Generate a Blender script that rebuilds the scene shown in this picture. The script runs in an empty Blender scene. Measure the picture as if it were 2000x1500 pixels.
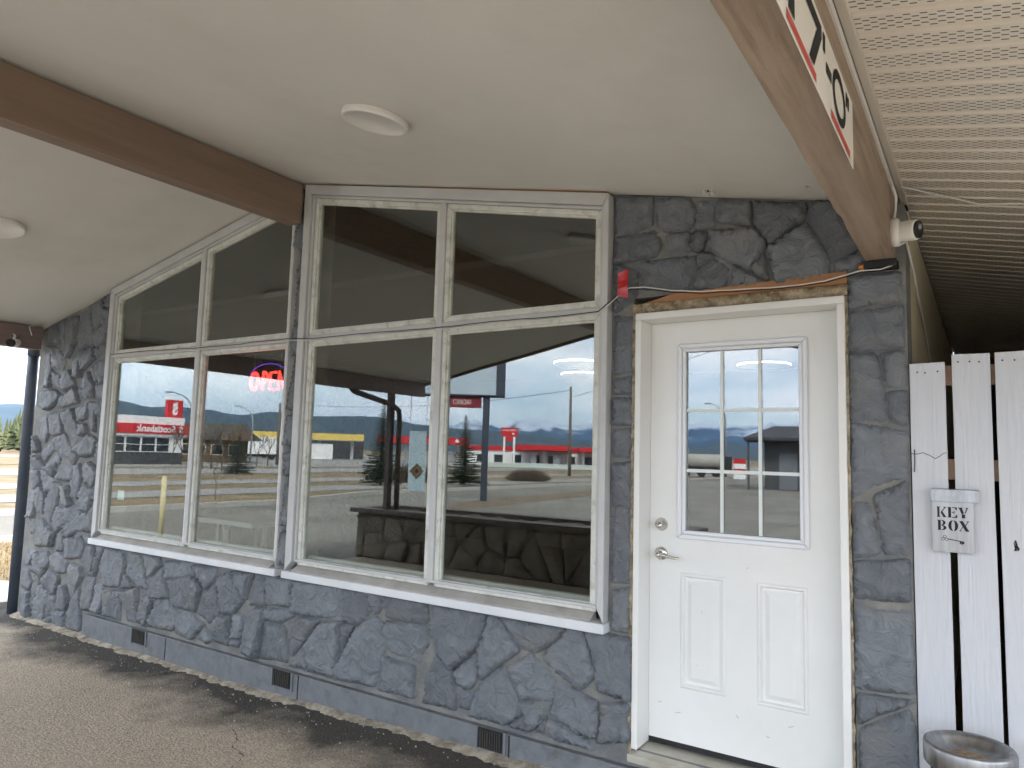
import bpy, bmesh, math, random
from mathutils import Vector, Matrix, noise, geometry
random.seed(7)
R = math.radians
SC = bpy.context.scene
COL = SC.collection

# ------------------------------------------------------------------ camera
YAW, PITCH, ROLL, FPX = 0.582888819, 0.0961695821, 0.0273346749, 1409.51136
CAM = Vector((0.0, -3.323, 1.66))
_fwd = Vector((-math.sin(YAW)*math.cos(PITCH), math.cos(YAW)*math.cos(PITCH), math.sin(PITCH)))
_r = Vector((math.cos(YAW), math.sin(YAW), 0)); _u = _r.cross(_fwd)
RIGHT = math.cos(ROLL)*_r + math.sin(ROLL)*_u
UP = -math.sin(ROLL)*_r + math.cos(ROLL)*_u
cam_data = bpy.data.cameras.new('camera'); cam = bpy.data.objects.new('camera', cam_data); COL.objects.link(cam)
cam.matrix_world = Matrix(((RIGHT.x, UP.x, -_fwd.x, CAM.x), (RIGHT.y, UP.y, -_fwd.y, CAM.y), (RIGHT.z, UP.z, -_fwd.z, CAM.z), (0, 0, 0, 1)))
cam_data.sensor_width = 36; cam_data.lens = 36*FPX/2000
cam_data.clip_start = 0.05; cam_data.clip_end = 60000
SC.camera = cam

# ------------------------------------------------------------------ world, sun, exposure
SUN_EL, SUN_AZ = R(42), R(35)       # sun behind the building: direction to the sun (sin az, cos az)
world = bpy.data.worlds.new('World'); SC.world = world; world.use_nodes = True
wn = world.node_tree; wl = wn.links
for n in list(wn.nodes): wn.nodes.remove(n)
w_out = wn.nodes.new('ShaderNodeOutputWorld'); w_bg = wn.nodes.new('ShaderNodeBackground')
w_sky = wn.nodes.new('ShaderNodeTexSky'); w_sky.sky_type = 'NISHITA'; w_sky.sun_disc = False
w_sky.sun_elevation = SUN_EL; w_sky.sun_rotation = SUN_AZ; w_sky.air_density = 1.0; w_sky.dust_density = 0.6; w_sky.ozone_density = 1.5
w_tc = wn.nodes.new('ShaderNodeTexCoord'); w_map = wn.nodes.new('ShaderNodeMapping'); w_map.inputs['Scale'].default_value = (1, 1, 3.4)
w_no = wn.nodes.new('ShaderNodeTexNoise'); w_no.inputs['Scale'].default_value = 2.6; w_no.inputs['Detail'].default_value = 7; w_no.inputs['Roughness'].default_value = 0.56
w_r1 = wn.nodes.new('ShaderNodeValToRGB'); w_r1.color_ramp.elements[0].position = 0.33; w_r1.color_ramp.elements[1].position = 0.55
w_no2 = wn.nodes.new('ShaderNodeTexNoise'); w_no2.inputs['Scale'].default_value = 5.5; w_no2.inputs['Detail'].default_value = 6
w_r2 = wn.nodes.new('ShaderNodeValToRGB')
w_r2.color_ramp.elements[0].position = 0.3; w_r2.color_ramp.elements[0].color = (5.2, 5.8, 6.6, 1)
w_r2.color_ramp.elements[1].position = 0.66; w_r2.color_ramp.elements[1].color = (10.4, 10.3, 10.0, 1)
w_mix = wn.nodes.new('ShaderNodeMix'); w_mix.data_type = 'RGBA'
wl.new(w_tc.outputs['Generated'], w_map.inputs['Vector'])
wl.new(w_map.outputs[0], w_no.inputs['Vector']); wl.new(w_map.outputs[0], w_no2.inputs['Vector'])
wl.new(w_no.outputs['Fac'], w_r1.inputs[0]); wl.new(w_no2.outputs['Fac'], w_r2.inputs[0])
wl.new(w_r1.outputs[0], w_mix.inputs[0]); wl.new(w_sky.outputs[0], w_mix.inputs[6]); wl.new(w_r2.outputs[0], w_mix.inputs[7])
wl.new(w_mix.outputs[2], w_bg.inputs[0]); w_bg.inputs[1].default_value = 0.11
wl.new(w_bg.outputs[0], w_out.inputs[0])
sun_d = bpy.data.lights.new('sun', 'SUN'); sun_d.energy = 1.5; sun_d.angle = R(12); sun_d.color = (1.0, 0.95, 0.87)
sun = bpy.data.objects.new('sun', sun_d); COL.objects.link(sun)
_sd = Vector((math.sin(SUN_AZ)*math.cos(SUN_EL), math.cos(SUN_AZ)*math.cos(SUN_EL), math.sin(SUN_EL)))
sun.rotation_euler = (-_sd).to_track_quat('-Z', 'Y').to_euler()
sun.location = (0, 0, 40)
SC.view_settings.view_transform = 'Standard'; SC.view_settings.look = 'None'
SC.view_settings.exposure = 2.35; SC.view_settings.gamma = 1.0; SC.view_settings.use_curve_mapping = False
SC.render.engine = 'CYCLES'
SC.cycles.use_adaptive_sampling = True; SC.cycles.adaptive_threshold = 0.02; SC.cycles.max_bounces = 7; SC.cycles.diffuse_bounces = 4; SC.cycles.transparent_max_bounces = 10; SC.cycles.glossy_bounces = 4; SC.cycles.volume_bounces = 0

# ------------------------------------------------------------------ photo pixel -> place
def ray(px, py): return RIGHT*((px-1000)/FPX) + UP*((750-py)/FPX) + _fwd
def onwall(px, py, y=0.0):
    d = ray(px, py); t = (y-CAM.y)/d.y; return CAM + d*t
def onx(px, py, x):
    d = ray(px, py); return CAM + d*((x-CAM.x)/d.x)
def mirror_ground(px, py, z=0.0):          # where a thing seen in the glass stands
    d = ray(px, py); p = CAM + d*((z-CAM.z)/d.z); return Vector((p.x, -p.y, z))
def bearing(az, dist, z=0.0):              # az in degrees, as seen in the glass, from the mirrored eye
    a = R(az); p = Vector((math.sin(a)*dist, CAM.y+math.cos(a)*dist, z)); return Vector((p.x, -p.y, z))
def fb(p, s=1.0, o=4): return noise.fractal(Vector(p)*s, 1.0, 2.0, o)

# ------------------------------------------------------------------ materials
def new_mat(name):
    m = bpy.data.materials.new(name); m.use_nodes = True
    nt = m.node_tree; b = nt.nodes['Principled BSDF']; return m, nt, b
def pos(nt): return nt.nodes.new('ShaderNodeNewGeometry').outputs['Position']
def mat(name, c1, c2=None, rough=0.7, scale=6.0, detail=6, bump=0.0, bscale=None, lo=0.35, hi=0.65, metal=0.0, stretch=None, bdist=0.01, coord='pos', spec=None, c3=None, s3=1.5):
    m, nt, b = new_mat(name); L = nt.links
    b.inputs['Roughness'].default_value = rough; b.inputs['Metallic'].default_value = metal
    if spec is not None: b.inputs['Specular IOR Level'].default_value = spec
    if coord == 'pos': v = pos(nt)
    else: v = nt.nodes.new('ShaderNodeTexCoord').outputs['Object']
    if stretch:
        mp = nt.nodes.new('ShaderNodeMapping'); mp.inputs['Scale'].default_value = stretch; L.new(v, mp.inputs['Vector']); v = mp.outputs[0]
    if c2 is None: b.inputs['Base Color'].default_value = (*c1, 1)
    else:
        n = nt.nodes.new('ShaderNodeTexNoise'); n.inputs['Scale'].default_value = scale; n.inputs['Detail'].default_value = detail; n.inputs['Roughness'].default_value = 0.6
        r = nt.nodes.new('ShaderNodeValToRGB'); r.color_ramp.elements[0].position = lo; r.color_ramp.elements[1].position = hi
        r.color_ramp.elements[0].color = (*c1, 1); r.color_ramp.elements[1].color = (*c2, 1)
        L.new(v, n.inputs['Vector']); L.new(n.outputs['Fac'], r.inputs[0]); out = r.outputs[0]
        if c3 is not None:
            n3 = nt.nodes.new('ShaderNodeTexNoise'); n3.inputs['Scale'].default_value = s3; n3.inputs['Detail'].default_value = 8; n3.inputs['Roughness'].default_value = 0.65
            r3 = nt.nodes.new('ShaderNodeValToRGB'); r3.color_ramp.elements[0].position = 0.52; r3.color_ramp.elements[1].position = 0.7
            mx = nt.nodes.new('ShaderNodeMix'); mx.data_type = 'RGBA'; mx.inputs[7].default_value = (*c3, 1)
            L.new(v, n3.inputs['Vector']); L.new(n3.outputs['Fac'], r3.inputs[0]); L.new(r3.outputs[0], mx.inputs[0]); L.new(out, mx.inputs[6]); out = mx.outputs[2]
        L.new(out, b.inputs['Base Color'])
    if bump:
        n2 = nt.nodes.new('ShaderNodeTexNoise'); n2.inputs['Scale'].default_value = bscale or scale*4; n2.inputs['Detail'].default_value = 8; n2.inputs['Roughness'].default_value = 0.65
        bp = nt.nodes.new('ShaderNodeBump'); bp.inputs['Strength'].default_value = bump; bp.inputs['Distance'].default_value = bdist
        L.new(v, n2.inputs['Vector']); L.new(n2.outputs['Fac'], bp.inputs['Height']); L.new(bp.outputs[0], b.inputs['Normal'])
    return m
def emit(name, c, s):
    m, nt, b = new_mat(name); b.inputs['Base Color'].default_value = (*c, 1)
    b.inputs['Emission Color'].default_value = (*c, 1); b.inputs['Emission Strength'].default_value = s; return m

M = {}
m, nt, b = new_mat('painted_stone'); L = nt.links; P_ = pos(nt); oi = nt.nodes.new('ShaderNodeObjectInfo')
so_ = nt.nodes.new('ShaderNodeVectorMath'); so_.operation = 'MULTIPLY_ADD'; cbx = nt.nodes.new('ShaderNodeCombineXYZ')
for i_ in range(3): L.new(oi.outputs['Random'], cbx.inputs[i_])
so_.inputs[1].default_value = (40, 40, 40); L.new(cbx.outputs[0], so_.inputs[0]); L.new(P_, so_.inputs[2])
n1 = nt.nodes.new('ShaderNodeTexNoise'); n1.inputs['Scale'].default_value = 11; n1.inputs['Detail'].default_value = 9; n1.inputs['Roughness'].default_value = 0.6; n1.inputs['Distortion'].default_value = 1.4; L.new(so_.outputs[0], n1.inputs['Vector'])
n2 = nt.nodes.new('ShaderNodeTexNoise'); n2.inputs['Scale'].default_value = 4; n2.inputs['Detail'].default_value = 6; L.new(so_.outputs[0], n2.inputs['Vector'])
r1 = nt.nodes.new('ShaderNodeValToRGB'); r1.color_ramp.elements[0].position = 0.3; r1.color_ramp.elements[1].position = 0.68; r1.color_ramp.elements[0].color = (0.118, 0.130, 0.147, 1); r1.color_ramp.elements[1].color = (0.180, 0.194, 0.211, 1); L.new(n1.outputs['Fac'], r1.inputs[0])
r1.color_ramp.elements.new(0.74).color = (0.28, 0.285, 0.285, 1)
r2 = nt.nodes.new('ShaderNodeValToRGB'); r2.color_ramp.elements[0].position = 0.55; r2.color_ramp.elements[1].position = 0.72; L.new(n2.outputs['Fac'], r2.inputs[0])
mx = nt.nodes.new('ShaderNodeMix'); mx.data_type = 'RGBA'; mx.inputs[7].default_value = (0.205, 0.203, 0.190, 1); ml = nt.nodes.new('ShaderNodeMath'); ml.operation = 'MULTIPLY'; ml.inputs[1].default_value = 0.6; L.new(r2.outputs[0], ml.inputs[0]); L.new(ml.outputs[0], mx.inputs[0]); L.new(r1.outputs[0], mx.inputs[6])
hs = nt.nodes.new('ShaderNodeHueSaturation'); mr = nt.nodes.new('ShaderNodeMapRange'); mr.inputs['To Min'].default_value = 0.84; mr.inputs['To Max'].default_value = 1.16; L.new(oi.outputs['Random'], mr.inputs['Value']); L.new(mr.outputs[0], hs.inputs['Value']); L.new(mx.outputs[2], hs.inputs['Color']); L.new(hs.outputs[0], b.inputs['Base Color'])
b.inputs['Roughness'].default_value = 0.5
bp = nt.nodes.new('ShaderNodeBump'); bp.inputs['Strength'].default_value = 0.9; bp.inputs['Distance'].default_value = 0.028; L.new(n1.outputs['Fac'], bp.inputs['Height']); L.new(bp.outputs[0], b.inputs['Normal'])
M['stone'] = m
M['stone_tan'] = mat('bare_stone', (0.12, 0.10, 0.075), (0.27, 0.235, 0.18), 0.8, 3.5, 8, bump=0.8, bscale=40, bdist=0.012)
M['mortar'] = mat('painted_mortar', (0.15, 0.157, 0.165), (0.26, 0.25, 0.225), 0.8, 6, 8, bump=0.9, bscale=60)
M['foundation'] = mat('painted_concrete', (0.145, 0.155, 0.169), (0.185, 0.194, 0.207), 0.6, 10, 9, bump=0.7, bscale=30, c3=(0.11, 0.115, 0.125), s3=9, bdist=0.01)
M['ceiling'] = mat('porch_ceiling', (0.655, 0.635, 0.59), (0.695, 0.675, 0.63), 0.85, 1.3, 7, bump=0.35, bscale=140, bdist=0.004, c3=(0.62, 0.595, 0.54), s3=0.7)
M['roof'] = mat('dark_roofing', (0.05, 0.05, 0.052), (0.08, 0.078, 0.075), 0.9, 20)
def wood_paint(name, c1, c2, axis, bump=0.5, c3=None):
    st = [14, 14, 14]; st['xyz'.index(axis)] = 0.9
    return mat(name, c1, c2, 0.6, 1.6, 8, bump=bump, bscale=3.0, stretch=tuple(st), bdist=0.006, c3=c3, s3=1.4)
M['beam'] = wood_paint('brown_beam_paint', (0.215, 0.148, 0.104), (0.255, 0.178, 0.128), 'y', 0.2)
M['beam_tan'] = wood_paint('worn_tan_beam_paint', (0.27, 0.20, 0.145), (0.37, 0.28, 0.205), 'y', 0.7, c3=(0.20, 0.14, 0.10))
M['beam_left'] = wood_paint('mauve_beam_paint', (0.19, 0.135, 0.12), (0.23, 0.165, 0.145), 'y', 0.3)
M['casing'] = mat('grey_casing_paint', (0.50, 0.50, 0.495), (0.58, 0.58, 0.575), 0.5, 3, 8, bump=0.25, bscale=50, bdist=0.003)
M['sill'] = mat('white_sill_paint', (0.66, 0.67, 0.69), (0.74, 0.75, 0.77), 0.45, 4, 8, bump=0.2, bscale=40, bdist=0.003)
M['sash'] = mat('old_cream_sash', (0.60, 0.60, 0.54), (0.74, 0.74, 0.69), 0.55, 9, 8, bump=0.6, bscale=60, bdist=0.004, c3=(0.42, 0.42, 0.35), s3=11)
M['door'] = mat('door_white', (0.775, 0.775, 0.75), (0.82, 0.82, 0.805), 0.42, 2.2, 9, bump=0.1, bscale=90, bdist=0.002)
M['lite'] = mat('lite_frame_white', (0.78, 0.79, 0.82), None, 0.35)
M['bollard'] = mat('faded_yellow', (0.62, 0.54, 0.30), (0.68, 0.60, 0.36), 0.6, 8)
M['jamb'] = mat('jamb_white', (0.78, 0.775, 0.755), (0.80, 0.79, 0.76), 0.5, 4)
M['muntin'] = mat('muntin_white', (0.72, 0.76, 0.74), None, 0.4)
M['raw_wood'] = wood_paint('raw_lumber', (0.30, 0.13, 0.05), (0.42, 0.21, 0.09), 'x', 0.4)
M['foam'] = mat('insulation', (0.30, 0.23, 0.14), (0.60, 0.51, 0.36), 0.95, 26, 9, bump=1.0, bscale=70, bdist=0.02, c3=(0.12, 0.09, 0.06), s3=18)
M['threshold'] = mat('dirty_sill_metal', (0.42, 0.39, 0.32), (0.58, 0.56, 0.50), 0.5, 6, 8, metal=0.3)
M['black'] = mat('black_parts_and_shade', (0.012, 0.012, 0.013), None, 0.6)
M['nickel'] = mat('satin_nickel', (0.62, 0.59, 0.54), None, 0.24, metal=1.0)
M['steel'] = mat('brushed_steel', (0.27, 0.27, 0.275), (0.40, 0.40, 0.405), 0.40, 30, metal=1.0, stretch=(1, 1, 0.05))
M['soffit_trim'] = mat('soffit_trim', (0.58, 0.52, 0.44), None, 0.5)
M['fence'] = None
M['rail_wood'] = wood_paint('brown_rail', (0.20, 0.12, 0.07), (0.28, 0.17, 0.10), 'x', 0.4)
M['cream'] = mat('cream_wall', (0.62, 0.55, 0.38), (0.68, 0.61, 0.45), 0.8, 5, 6)
M['shade_wall'] = mat('shade_wall', (0.028, 0.026, 0.024), (0.04, 0.037, 0.033), 0.9, 3)  # near-black colour stands in for deep shade in the passage
M['room_wall'] = mat('room_panelling', (0.075, 0.062, 0.05), (0.11, 0.09, 0.07), 0.8, 3)
M['room_floor'] = mat('room_floor', (0.06, 0.05, 0.045), (0.085, 0.075, 0.065), 0.6, 5)
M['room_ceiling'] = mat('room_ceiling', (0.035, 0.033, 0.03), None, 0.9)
M['white_plastic'] = mat('white_plastic', (0.76, 0.74, 0.70), None, 0.4)
M['white_paint'] = mat('white_paint', (0.78, 0.78, 0.77), None, 0.5)
M['diffuser'] = mat('lamp_diffuser', (0.62, 0.59, 0.55), None, 0.5)
M['red_tape'] = mat('red_tape', (0.42, 0.012, 0.015), (0.5, 0.02, 0.02), 0.18, 40)
M['cable_black'] = mat('cable_black', (0.015, 0.015, 0.015), None, 0.5)
M['cable_white'] = mat('cable_white', (0.72, 0.71, 0.68), None, 0.5)
M['pipe_grey'] = mat('dark_grey_pipe', (0.055, 0.07, 0.095), (0.075, 0.09, 0.115), 0.4, 5)
M['pipe_brown'] = mat('brown_downpipe', (0.11, 0.08, 0.06), (0.14, 0.10, 0.08), 0.5, 5)
M['sign_white'] = mat('sign_white', (0.74, 0.71, 0.64), (0.79, 0.76, 0.70), 0.5, 5)
M['ink'] = mat('black_ink', (0.010, 0.010, 0.011), None, 0.8)
M['red_ink'] = mat('red_ink', (0.52, 0.04, 0.035), (0.58, 0.07, 0.06), 0.5, 30)
M['orange'] = mat('orange_foam', (0.75, 0.25, 0.03), None, 0.8)
M['snow'] = mat('snow', (0.82, 0.84, 0.87), None, 0.6)
M['neon_red'] = emit('neon_red', (1.0, 0.02, 0.015), 1.6)
M['neon_blue'] = emit('neon_blue', (0.12, 0.05, 1.0), 0.07)
M['led'] = emit('led_white', (1.0, 0.97, 0.9), 1.1)
M['yellow'] = mat('yellow_paint', (0.70, 0.50, 0.10), (0.74, 0.56, 0.15), 0.5, 8)
M['red'] = mat('sign_red', (0.52, 0.012, 0.018), None, 0.4)
M['win_far'] = mat('far_glass', (0.03, 0.04, 0.045), None, 0.15)
M['asphalt'] = mat('asphalt_lot', (0.135, 0.125, 0.105), (0.20, 0.187, 0.158), 0.92, 0.35, 10, bump=0.4, bscale=90, bdist=0.01, c3=(0.11, 0.10, 0.086), s3=0.12)
M['road'] = mat('road_asphalt', (0.21, 0.205, 0.195), (0.27, 0.265, 0.25), 0.9, 0.3, 8)
M['kerb'] = mat('kerb_concrete', (0.36, 0.35, 0.32), (0.45, 0.44, 0.40), 0.85, 2)
M['grass'] = mat('dry_grass', (0.13, 0.092, 0.048), (0.235, 0.175, 0.095), 0.95, 0.5, 12, bump=0.6, bscale=14, bdist=0.05, c3=(0.10, 0.09, 0.045), s3=0.06)
M['soil'] = mat('planter_soil', (0.10, 0.075, 0.05), (0.2, 0.16, 0.11), 0.95, 12, 8, bump=0.8, bscale=30)
M['cap'] = mat('brown_cap', (0.10, 0.075, 0.058), (0.14, 0.105, 0.085), 0.6, 4)
M['bark'] = mat('bark', (0.06, 0.045, 0.035), (0.11, 0.085, 0.065), 0.9, 12)
M['needle'] = mat('spruce_needles', (0.016, 0.032, 0.020), (0.045, 0.072, 0.040), 0.75, 9, 4)
M['twig'] = mat('bare_twigs', (0.085, 0.06, 0.045), (0.14, 0.105, 0.08), 0.9, 9)
M['forest'] = mat('forest_green', (0.045, 0.065, 0.022), (0.13, 0.135, 0.05), 0.85, 0.09, 6)
M['hill'] = mat('forested_hill', (0.016, 0.028, 0.026), (0.036, 0.05, 0.042), 0.95, 0.004, 8)
M['shingle'] = mat('dark_shingle', (0.032, 0.035, 0.042), (0.055, 0.058, 0.066), 0.85, 3)
M['charcoal'] = mat('charcoal_siding', (0.05, 0.052, 0.058), (0.065, 0.068, 0.074), 0.7, 2)
M['cabin'] = mat('cabin_brown', (0.10, 0.07, 0.045), (0.15, 0.105, 0.07), 0.8, 2)
M['cabin_roof'] = mat('cabin_roof', (0.09, 0.085, 0.075), (0.13, 0.12, 0.105), 0.85, 1.5)
M['pole_wood'] = mat('pole_wood', (0.13, 0.105, 0.08), (0.19, 0.16, 0.125), 0.9, 3)
M['galv'] = mat('galvanised', (0.4, 0.41, 0.42), None, 0.45, metal=0.6)
M['navy'] = mat('navy_steel', (0.03, 0.04, 0.06), None, 0.5)
M['sign_blue'] = mat('pale_sign_face', (0.42, 0.50, 0.57), (0.46, 0.54, 0.61), 0.4, 2)
M['tyre'] = mat('tyre', (0.02, 0.02, 0.02), None, 0.85)
M['grey_pump'] = mat('grey_pump', (0.3, 0.31, 0.33), None, 0.5)

def glass(name, r0, tint, wave=0.002):
    m, nt, b = new_mat(name); L = nt.links; nt.nodes.remove(b)
    o = nt.nodes['Material Output']; tr = nt.nodes.new('ShaderNodeBsdfTransparent'); tr.inputs[0].default_value = (*tint, 1)
    gl = nt.nodes.new('ShaderNodeBsdfGlossy'); gl.inputs['Roughness'].default_value = 0.0; gl.inputs['Color'].default_value = (0.97, 0.99, 1.0, 1)
    ge = nt.nodes.new('ShaderNodeNewGeometry'); dt = nt.nodes.new('ShaderNodeVectorMath'); dt.operation = 'DOT_PRODUCT'; L.new(ge.outputs['Normal'], dt.inputs[0]); L.new(ge.outputs['Incoming'], dt.inputs[1])
    def mt(op, a, c=None):
        n = nt.nodes.new('ShaderNodeMath'); n.operation = op
        for i, v in enumerate((a, c)):
            if v is None: continue
            if hasattr(v, 'is_linked'): L.new(v, n.inputs[i])
            else: n.inputs[i].default_value = v
        return n.outputs[0]
    sch = mt('ADD', mt('MULTIPLY', mt('POWER', mt('SUBTRACT', 1.0, mt('ABSOLUTE', dt.outputs['Value'])), 5.0), 1-r0), r0)     # reflectance of coated glass by angle
    mx = nt.nodes.new('ShaderNodeMixShader'); L.new(sch, mx.inputs[0]); L.new(tr.outputs[0], mx.inputs[1]); L.new(gl.outputs[0], mx.inputs[2]); L.new(mx.outputs[0], o.inputs[0])
    if wave:
        n = nt.nodes.new('ShaderNodeTexNoise'); n.inputs['Scale'].default_value = 2.2; n.inputs['Detail'].default_value = 1
        bp = nt.nodes.new('ShaderNodeBump'); bp.inputs['Strength'].default_value = wave; bp.inputs['Distance'].default_value = 0.05
        L.new(pos(nt), n.inputs['Vector']); L.new(n.outputs['Fac'], bp.inputs['Height']); L.new(bp.outputs[0], gl.inputs['Normal'])
    return m
M['glass'] = glass('window_glass', 0.115, (0.90, 0.93, 0.90), 0.003)
M['door_glass'] = glass('door_glass', 0.135, (0.86, 0.88, 0.88), 0.001)

# porch pavement: dark worn bitumen by the wall, dusty gravel further out
m, nt, b = new_mat('porch_pavement'); L = nt.links; P_ = pos(nt)
sx = nt.nodes.new('ShaderNodeSeparateXYZ'); L.new(P_, sx.inputs[0])
n1 = nt.nodes.new('ShaderNodeTexNoise'); n1.inputs['Scale'].default_value = 1.1; n1.inputs['Detail'].default_value = 9; n1.inputs['Roughness'].default_value = 0.62; L.new(P_, n1.inputs['Vector'])
ma = nt.nodes.new('ShaderNodeMath'); ma.operation = 'MULTIPLY_ADD'; ma.inputs[1].default_value = 0.9; ma.inputs[2].default_value = 0.44; L.new(sx.outputs['Y'], ma.inputs[0])
mb = nt.nodes.new('ShaderNodeMath'); mb.operation = 'MULTIPLY_ADD'; mb.inputs[1].default_value = 1.5; L.new(n1.outputs['Fac'], mb.inputs[0]); L.new(ma.outputs[0], mb.inputs[2])
rp = nt.nodes.new('ShaderNodeValToRGB'); rp.color_ramp.elements[0].position = 0.62; rp.color_ramp.elements[1].position = 0.98
rp.color_ramp.elements[0].color = (0.46, 0.395, 0.31, 1); rp.color_ramp.elements[1].color = (0.065, 0.058, 0.05, 1); L.new(mb.outputs[0], rp.inputs[0])
n2 = nt.nodes.new('ShaderNodeTexVoronoi'); n2.inputs['Scale'].default_value = 95; L.new(P_, n2.inputs['Vector'])
r2 = nt.nodes.new('ShaderNodeValToRGB'); r2.color_ramp.elements[0].color = (0.55, 0.55, 0.55, 1); r2.color_ramp.elements[1].color = (1.35, 1.3, 1.25, 1); L.new(n2.outputs['Color'], r2.inputs[0])
mx = nt.nodes.new('ShaderNodeMix'); mx.data_type = 'RGBA'; mx.blend_type = 'MULTIPLY'; mx.inputs[0].default_value = 0.8; L.new(rp.outputs[0], mx.inputs[6]); L.new(r2.outputs[0], mx.inputs[7])
L.new(mx.outputs[2], b.inputs['Base Color']); b.inputs['Roughness'].default_value = 0.92
n3 = nt.nodes.new('ShaderNodeTexNoise'); n3.inputs['Scale'].default_value = 75; n3.inputs['Detail'].default_value = 6; L.new(P_, n3.inputs['Vector'])
bp = nt.nodes.new('ShaderNodeBump'); bp.inputs['Strength'].default_value = 0.9; bp.inputs['Distance'].default_value = 0.012; L.new(n3.outputs['Fac'], bp.inputs['Height']); L.new(bp.outputs[0], b.inputs['Normal'])
M['pavement'] = m

# fence paint: white, worn, embossed grain along z, different on each board
m, nt, b = new_mat('white_fence_paint'); L = nt.links
tc = nt.nodes.new('ShaderNodeNewGeometry'); oi = nt.nodes.new('ShaderNodeObjectInfo')
mp = nt.nodes.new('ShaderNodeMapping'); mp.inputs['Scale'].default_value = (26, 26, 1.6)
ad = nt.nodes.new('ShaderNodeVectorMath'); L.new(tc.outputs['Position'], ad.inputs[0])
cb = nt.nodes.new('ShaderNodeCombineXYZ'); ml = nt.nodes.new('ShaderNodeMath'); ml.operation = 'MULTIPLY'; ml.inputs[1].default_value = 17; L.new(oi.outputs['Random'], ml.inputs[0]); L.new(ml.outputs[0], cb.inputs[2]); L.new(cb.outputs[0], ad.inputs[1])
L.new(ad.outputs[0], mp.inputs['Vector'])
wv = nt.nodes.new('ShaderNodeTexNoise'); wv.inputs['Scale'].default_value = 1.6; wv.inputs['Detail'].default_value = 7; wv.inputs['Distortion'].default_value = 1.2; L.new(mp.outputs[0], wv.inputs['Vector'])
rr = nt.nodes.new('ShaderNodeValToRGB'); rr.color_ramp.elements[0].color = (0.52, 0.53, 0.56, 1); rr.color_ramp.elements[1].color = (0.62, 0.63, 0.66, 1); L.new(wv.outputs['Fac'], rr.inputs[0])
nd = nt.nodes.new('ShaderNodeTexNoise'); nd.inputs['Scale'].default_value = 7; nd.inputs['Detail'].default_value = 9; nd.inputs['Roughness'].default_value = 0.7; L.new(ad.outputs[0], nd.inputs['Vector'])
rd = nt.nodes.new('ShaderNodeValToRGB'); rd.color_ramp.elements[0].position = 0.69; rd.color_ramp.elements[1].position = 0.76; L.new(nd.outputs['Fac'], rd.inputs[0])
mx = nt.nodes.new('ShaderNodeMix'); mx.data_type = 'RGBA'; mx.inputs[7].default_value = (0.3, 0.3, 0.31, 1); L.new(rd.outputs[0], mx.inputs[0]); L.new(rr.outputs[0], mx.inputs[6]); L.new(mx.outputs[2], b.inputs['Base Color'])
bp = nt.nodes.new('ShaderNodeBump'); bp.inputs['Strength'].default_value = 0.7; bp.inputs['Distance'].default_value = 0.006; L.new(wv.outputs['Fac'], bp.inputs['Height']); L.new(bp.outputs[0], b.inputs['Normal'])
b.inputs['Roughness'].default_value = 0.5
M['fence'] = m

# vented soffit: rows of short staggered slots pressed through cream metal
m, nt, b = new_mat('vented_soffit'); L = nt.links
tc = nt.nodes.new('ShaderNodeTexCoord'); sx = nt.nodes.new('ShaderNodeSeparateXYZ'); L.new(tc.outputs['Object'], sx.inputs[0])
def mth(op, a, bb=None, c=None):
    n = nt.nodes.new('ShaderNodeMath'); n.operation = op
    for i, v in enumerate((a, bb, c)):
        if v is None: continue
        if hasattr(v, 'is_linked'): L.new(v, n.inputs[i])
        else: n.inputs[i].default_value = v
    return n.outputs[0]
ROWP, SLOTP = 0.0118, 0.038
row = mth('FLOOR', mth('DIVIDE', sx.outputs['Y'], ROWP)); fv = mth('FRACT', mth('DIVIDE', sx.outputs['Y'], ROWP))
u = mth('FRACT', mth('MULTIPLY_ADD', row, 0.5, mth('DIVIDE', sx.outputs['X'], SLOTP)))
inr = mth('LESS_THAN', mth('ABSOLUTE', mth('SUBTRACT', fv, 0.5)), 0.19); inu = mth('LESS_THAN', mth('ABSOLUTE', mth('SUBTRACT', u, 0.5)), 0.22)
inb = mth('LESS_THAN', mth('ABSOLUTE', mth('SUBTRACT', sx.outputs['Y'], 0.010)), ROWP*3)
slot = mth('MULTIPLY', mth('MULTIPLY', inr, inu), inb)
mx = nt.nodes.new('ShaderNodeMix'); mx.data_type = 'RGBA'; mx.inputs[6].default_value = (0.80, 0.74, 0.655, 1); mx.inputs[7].default_value = (0.03, 0.027, 0.024, 1); L.new(slot, mx.inputs[0]); L.new(mx.outputs[2], b.inputs['Base Color'])
b.inputs['Roughness'].default_value = 0.5
M['soffit'] = m

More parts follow.
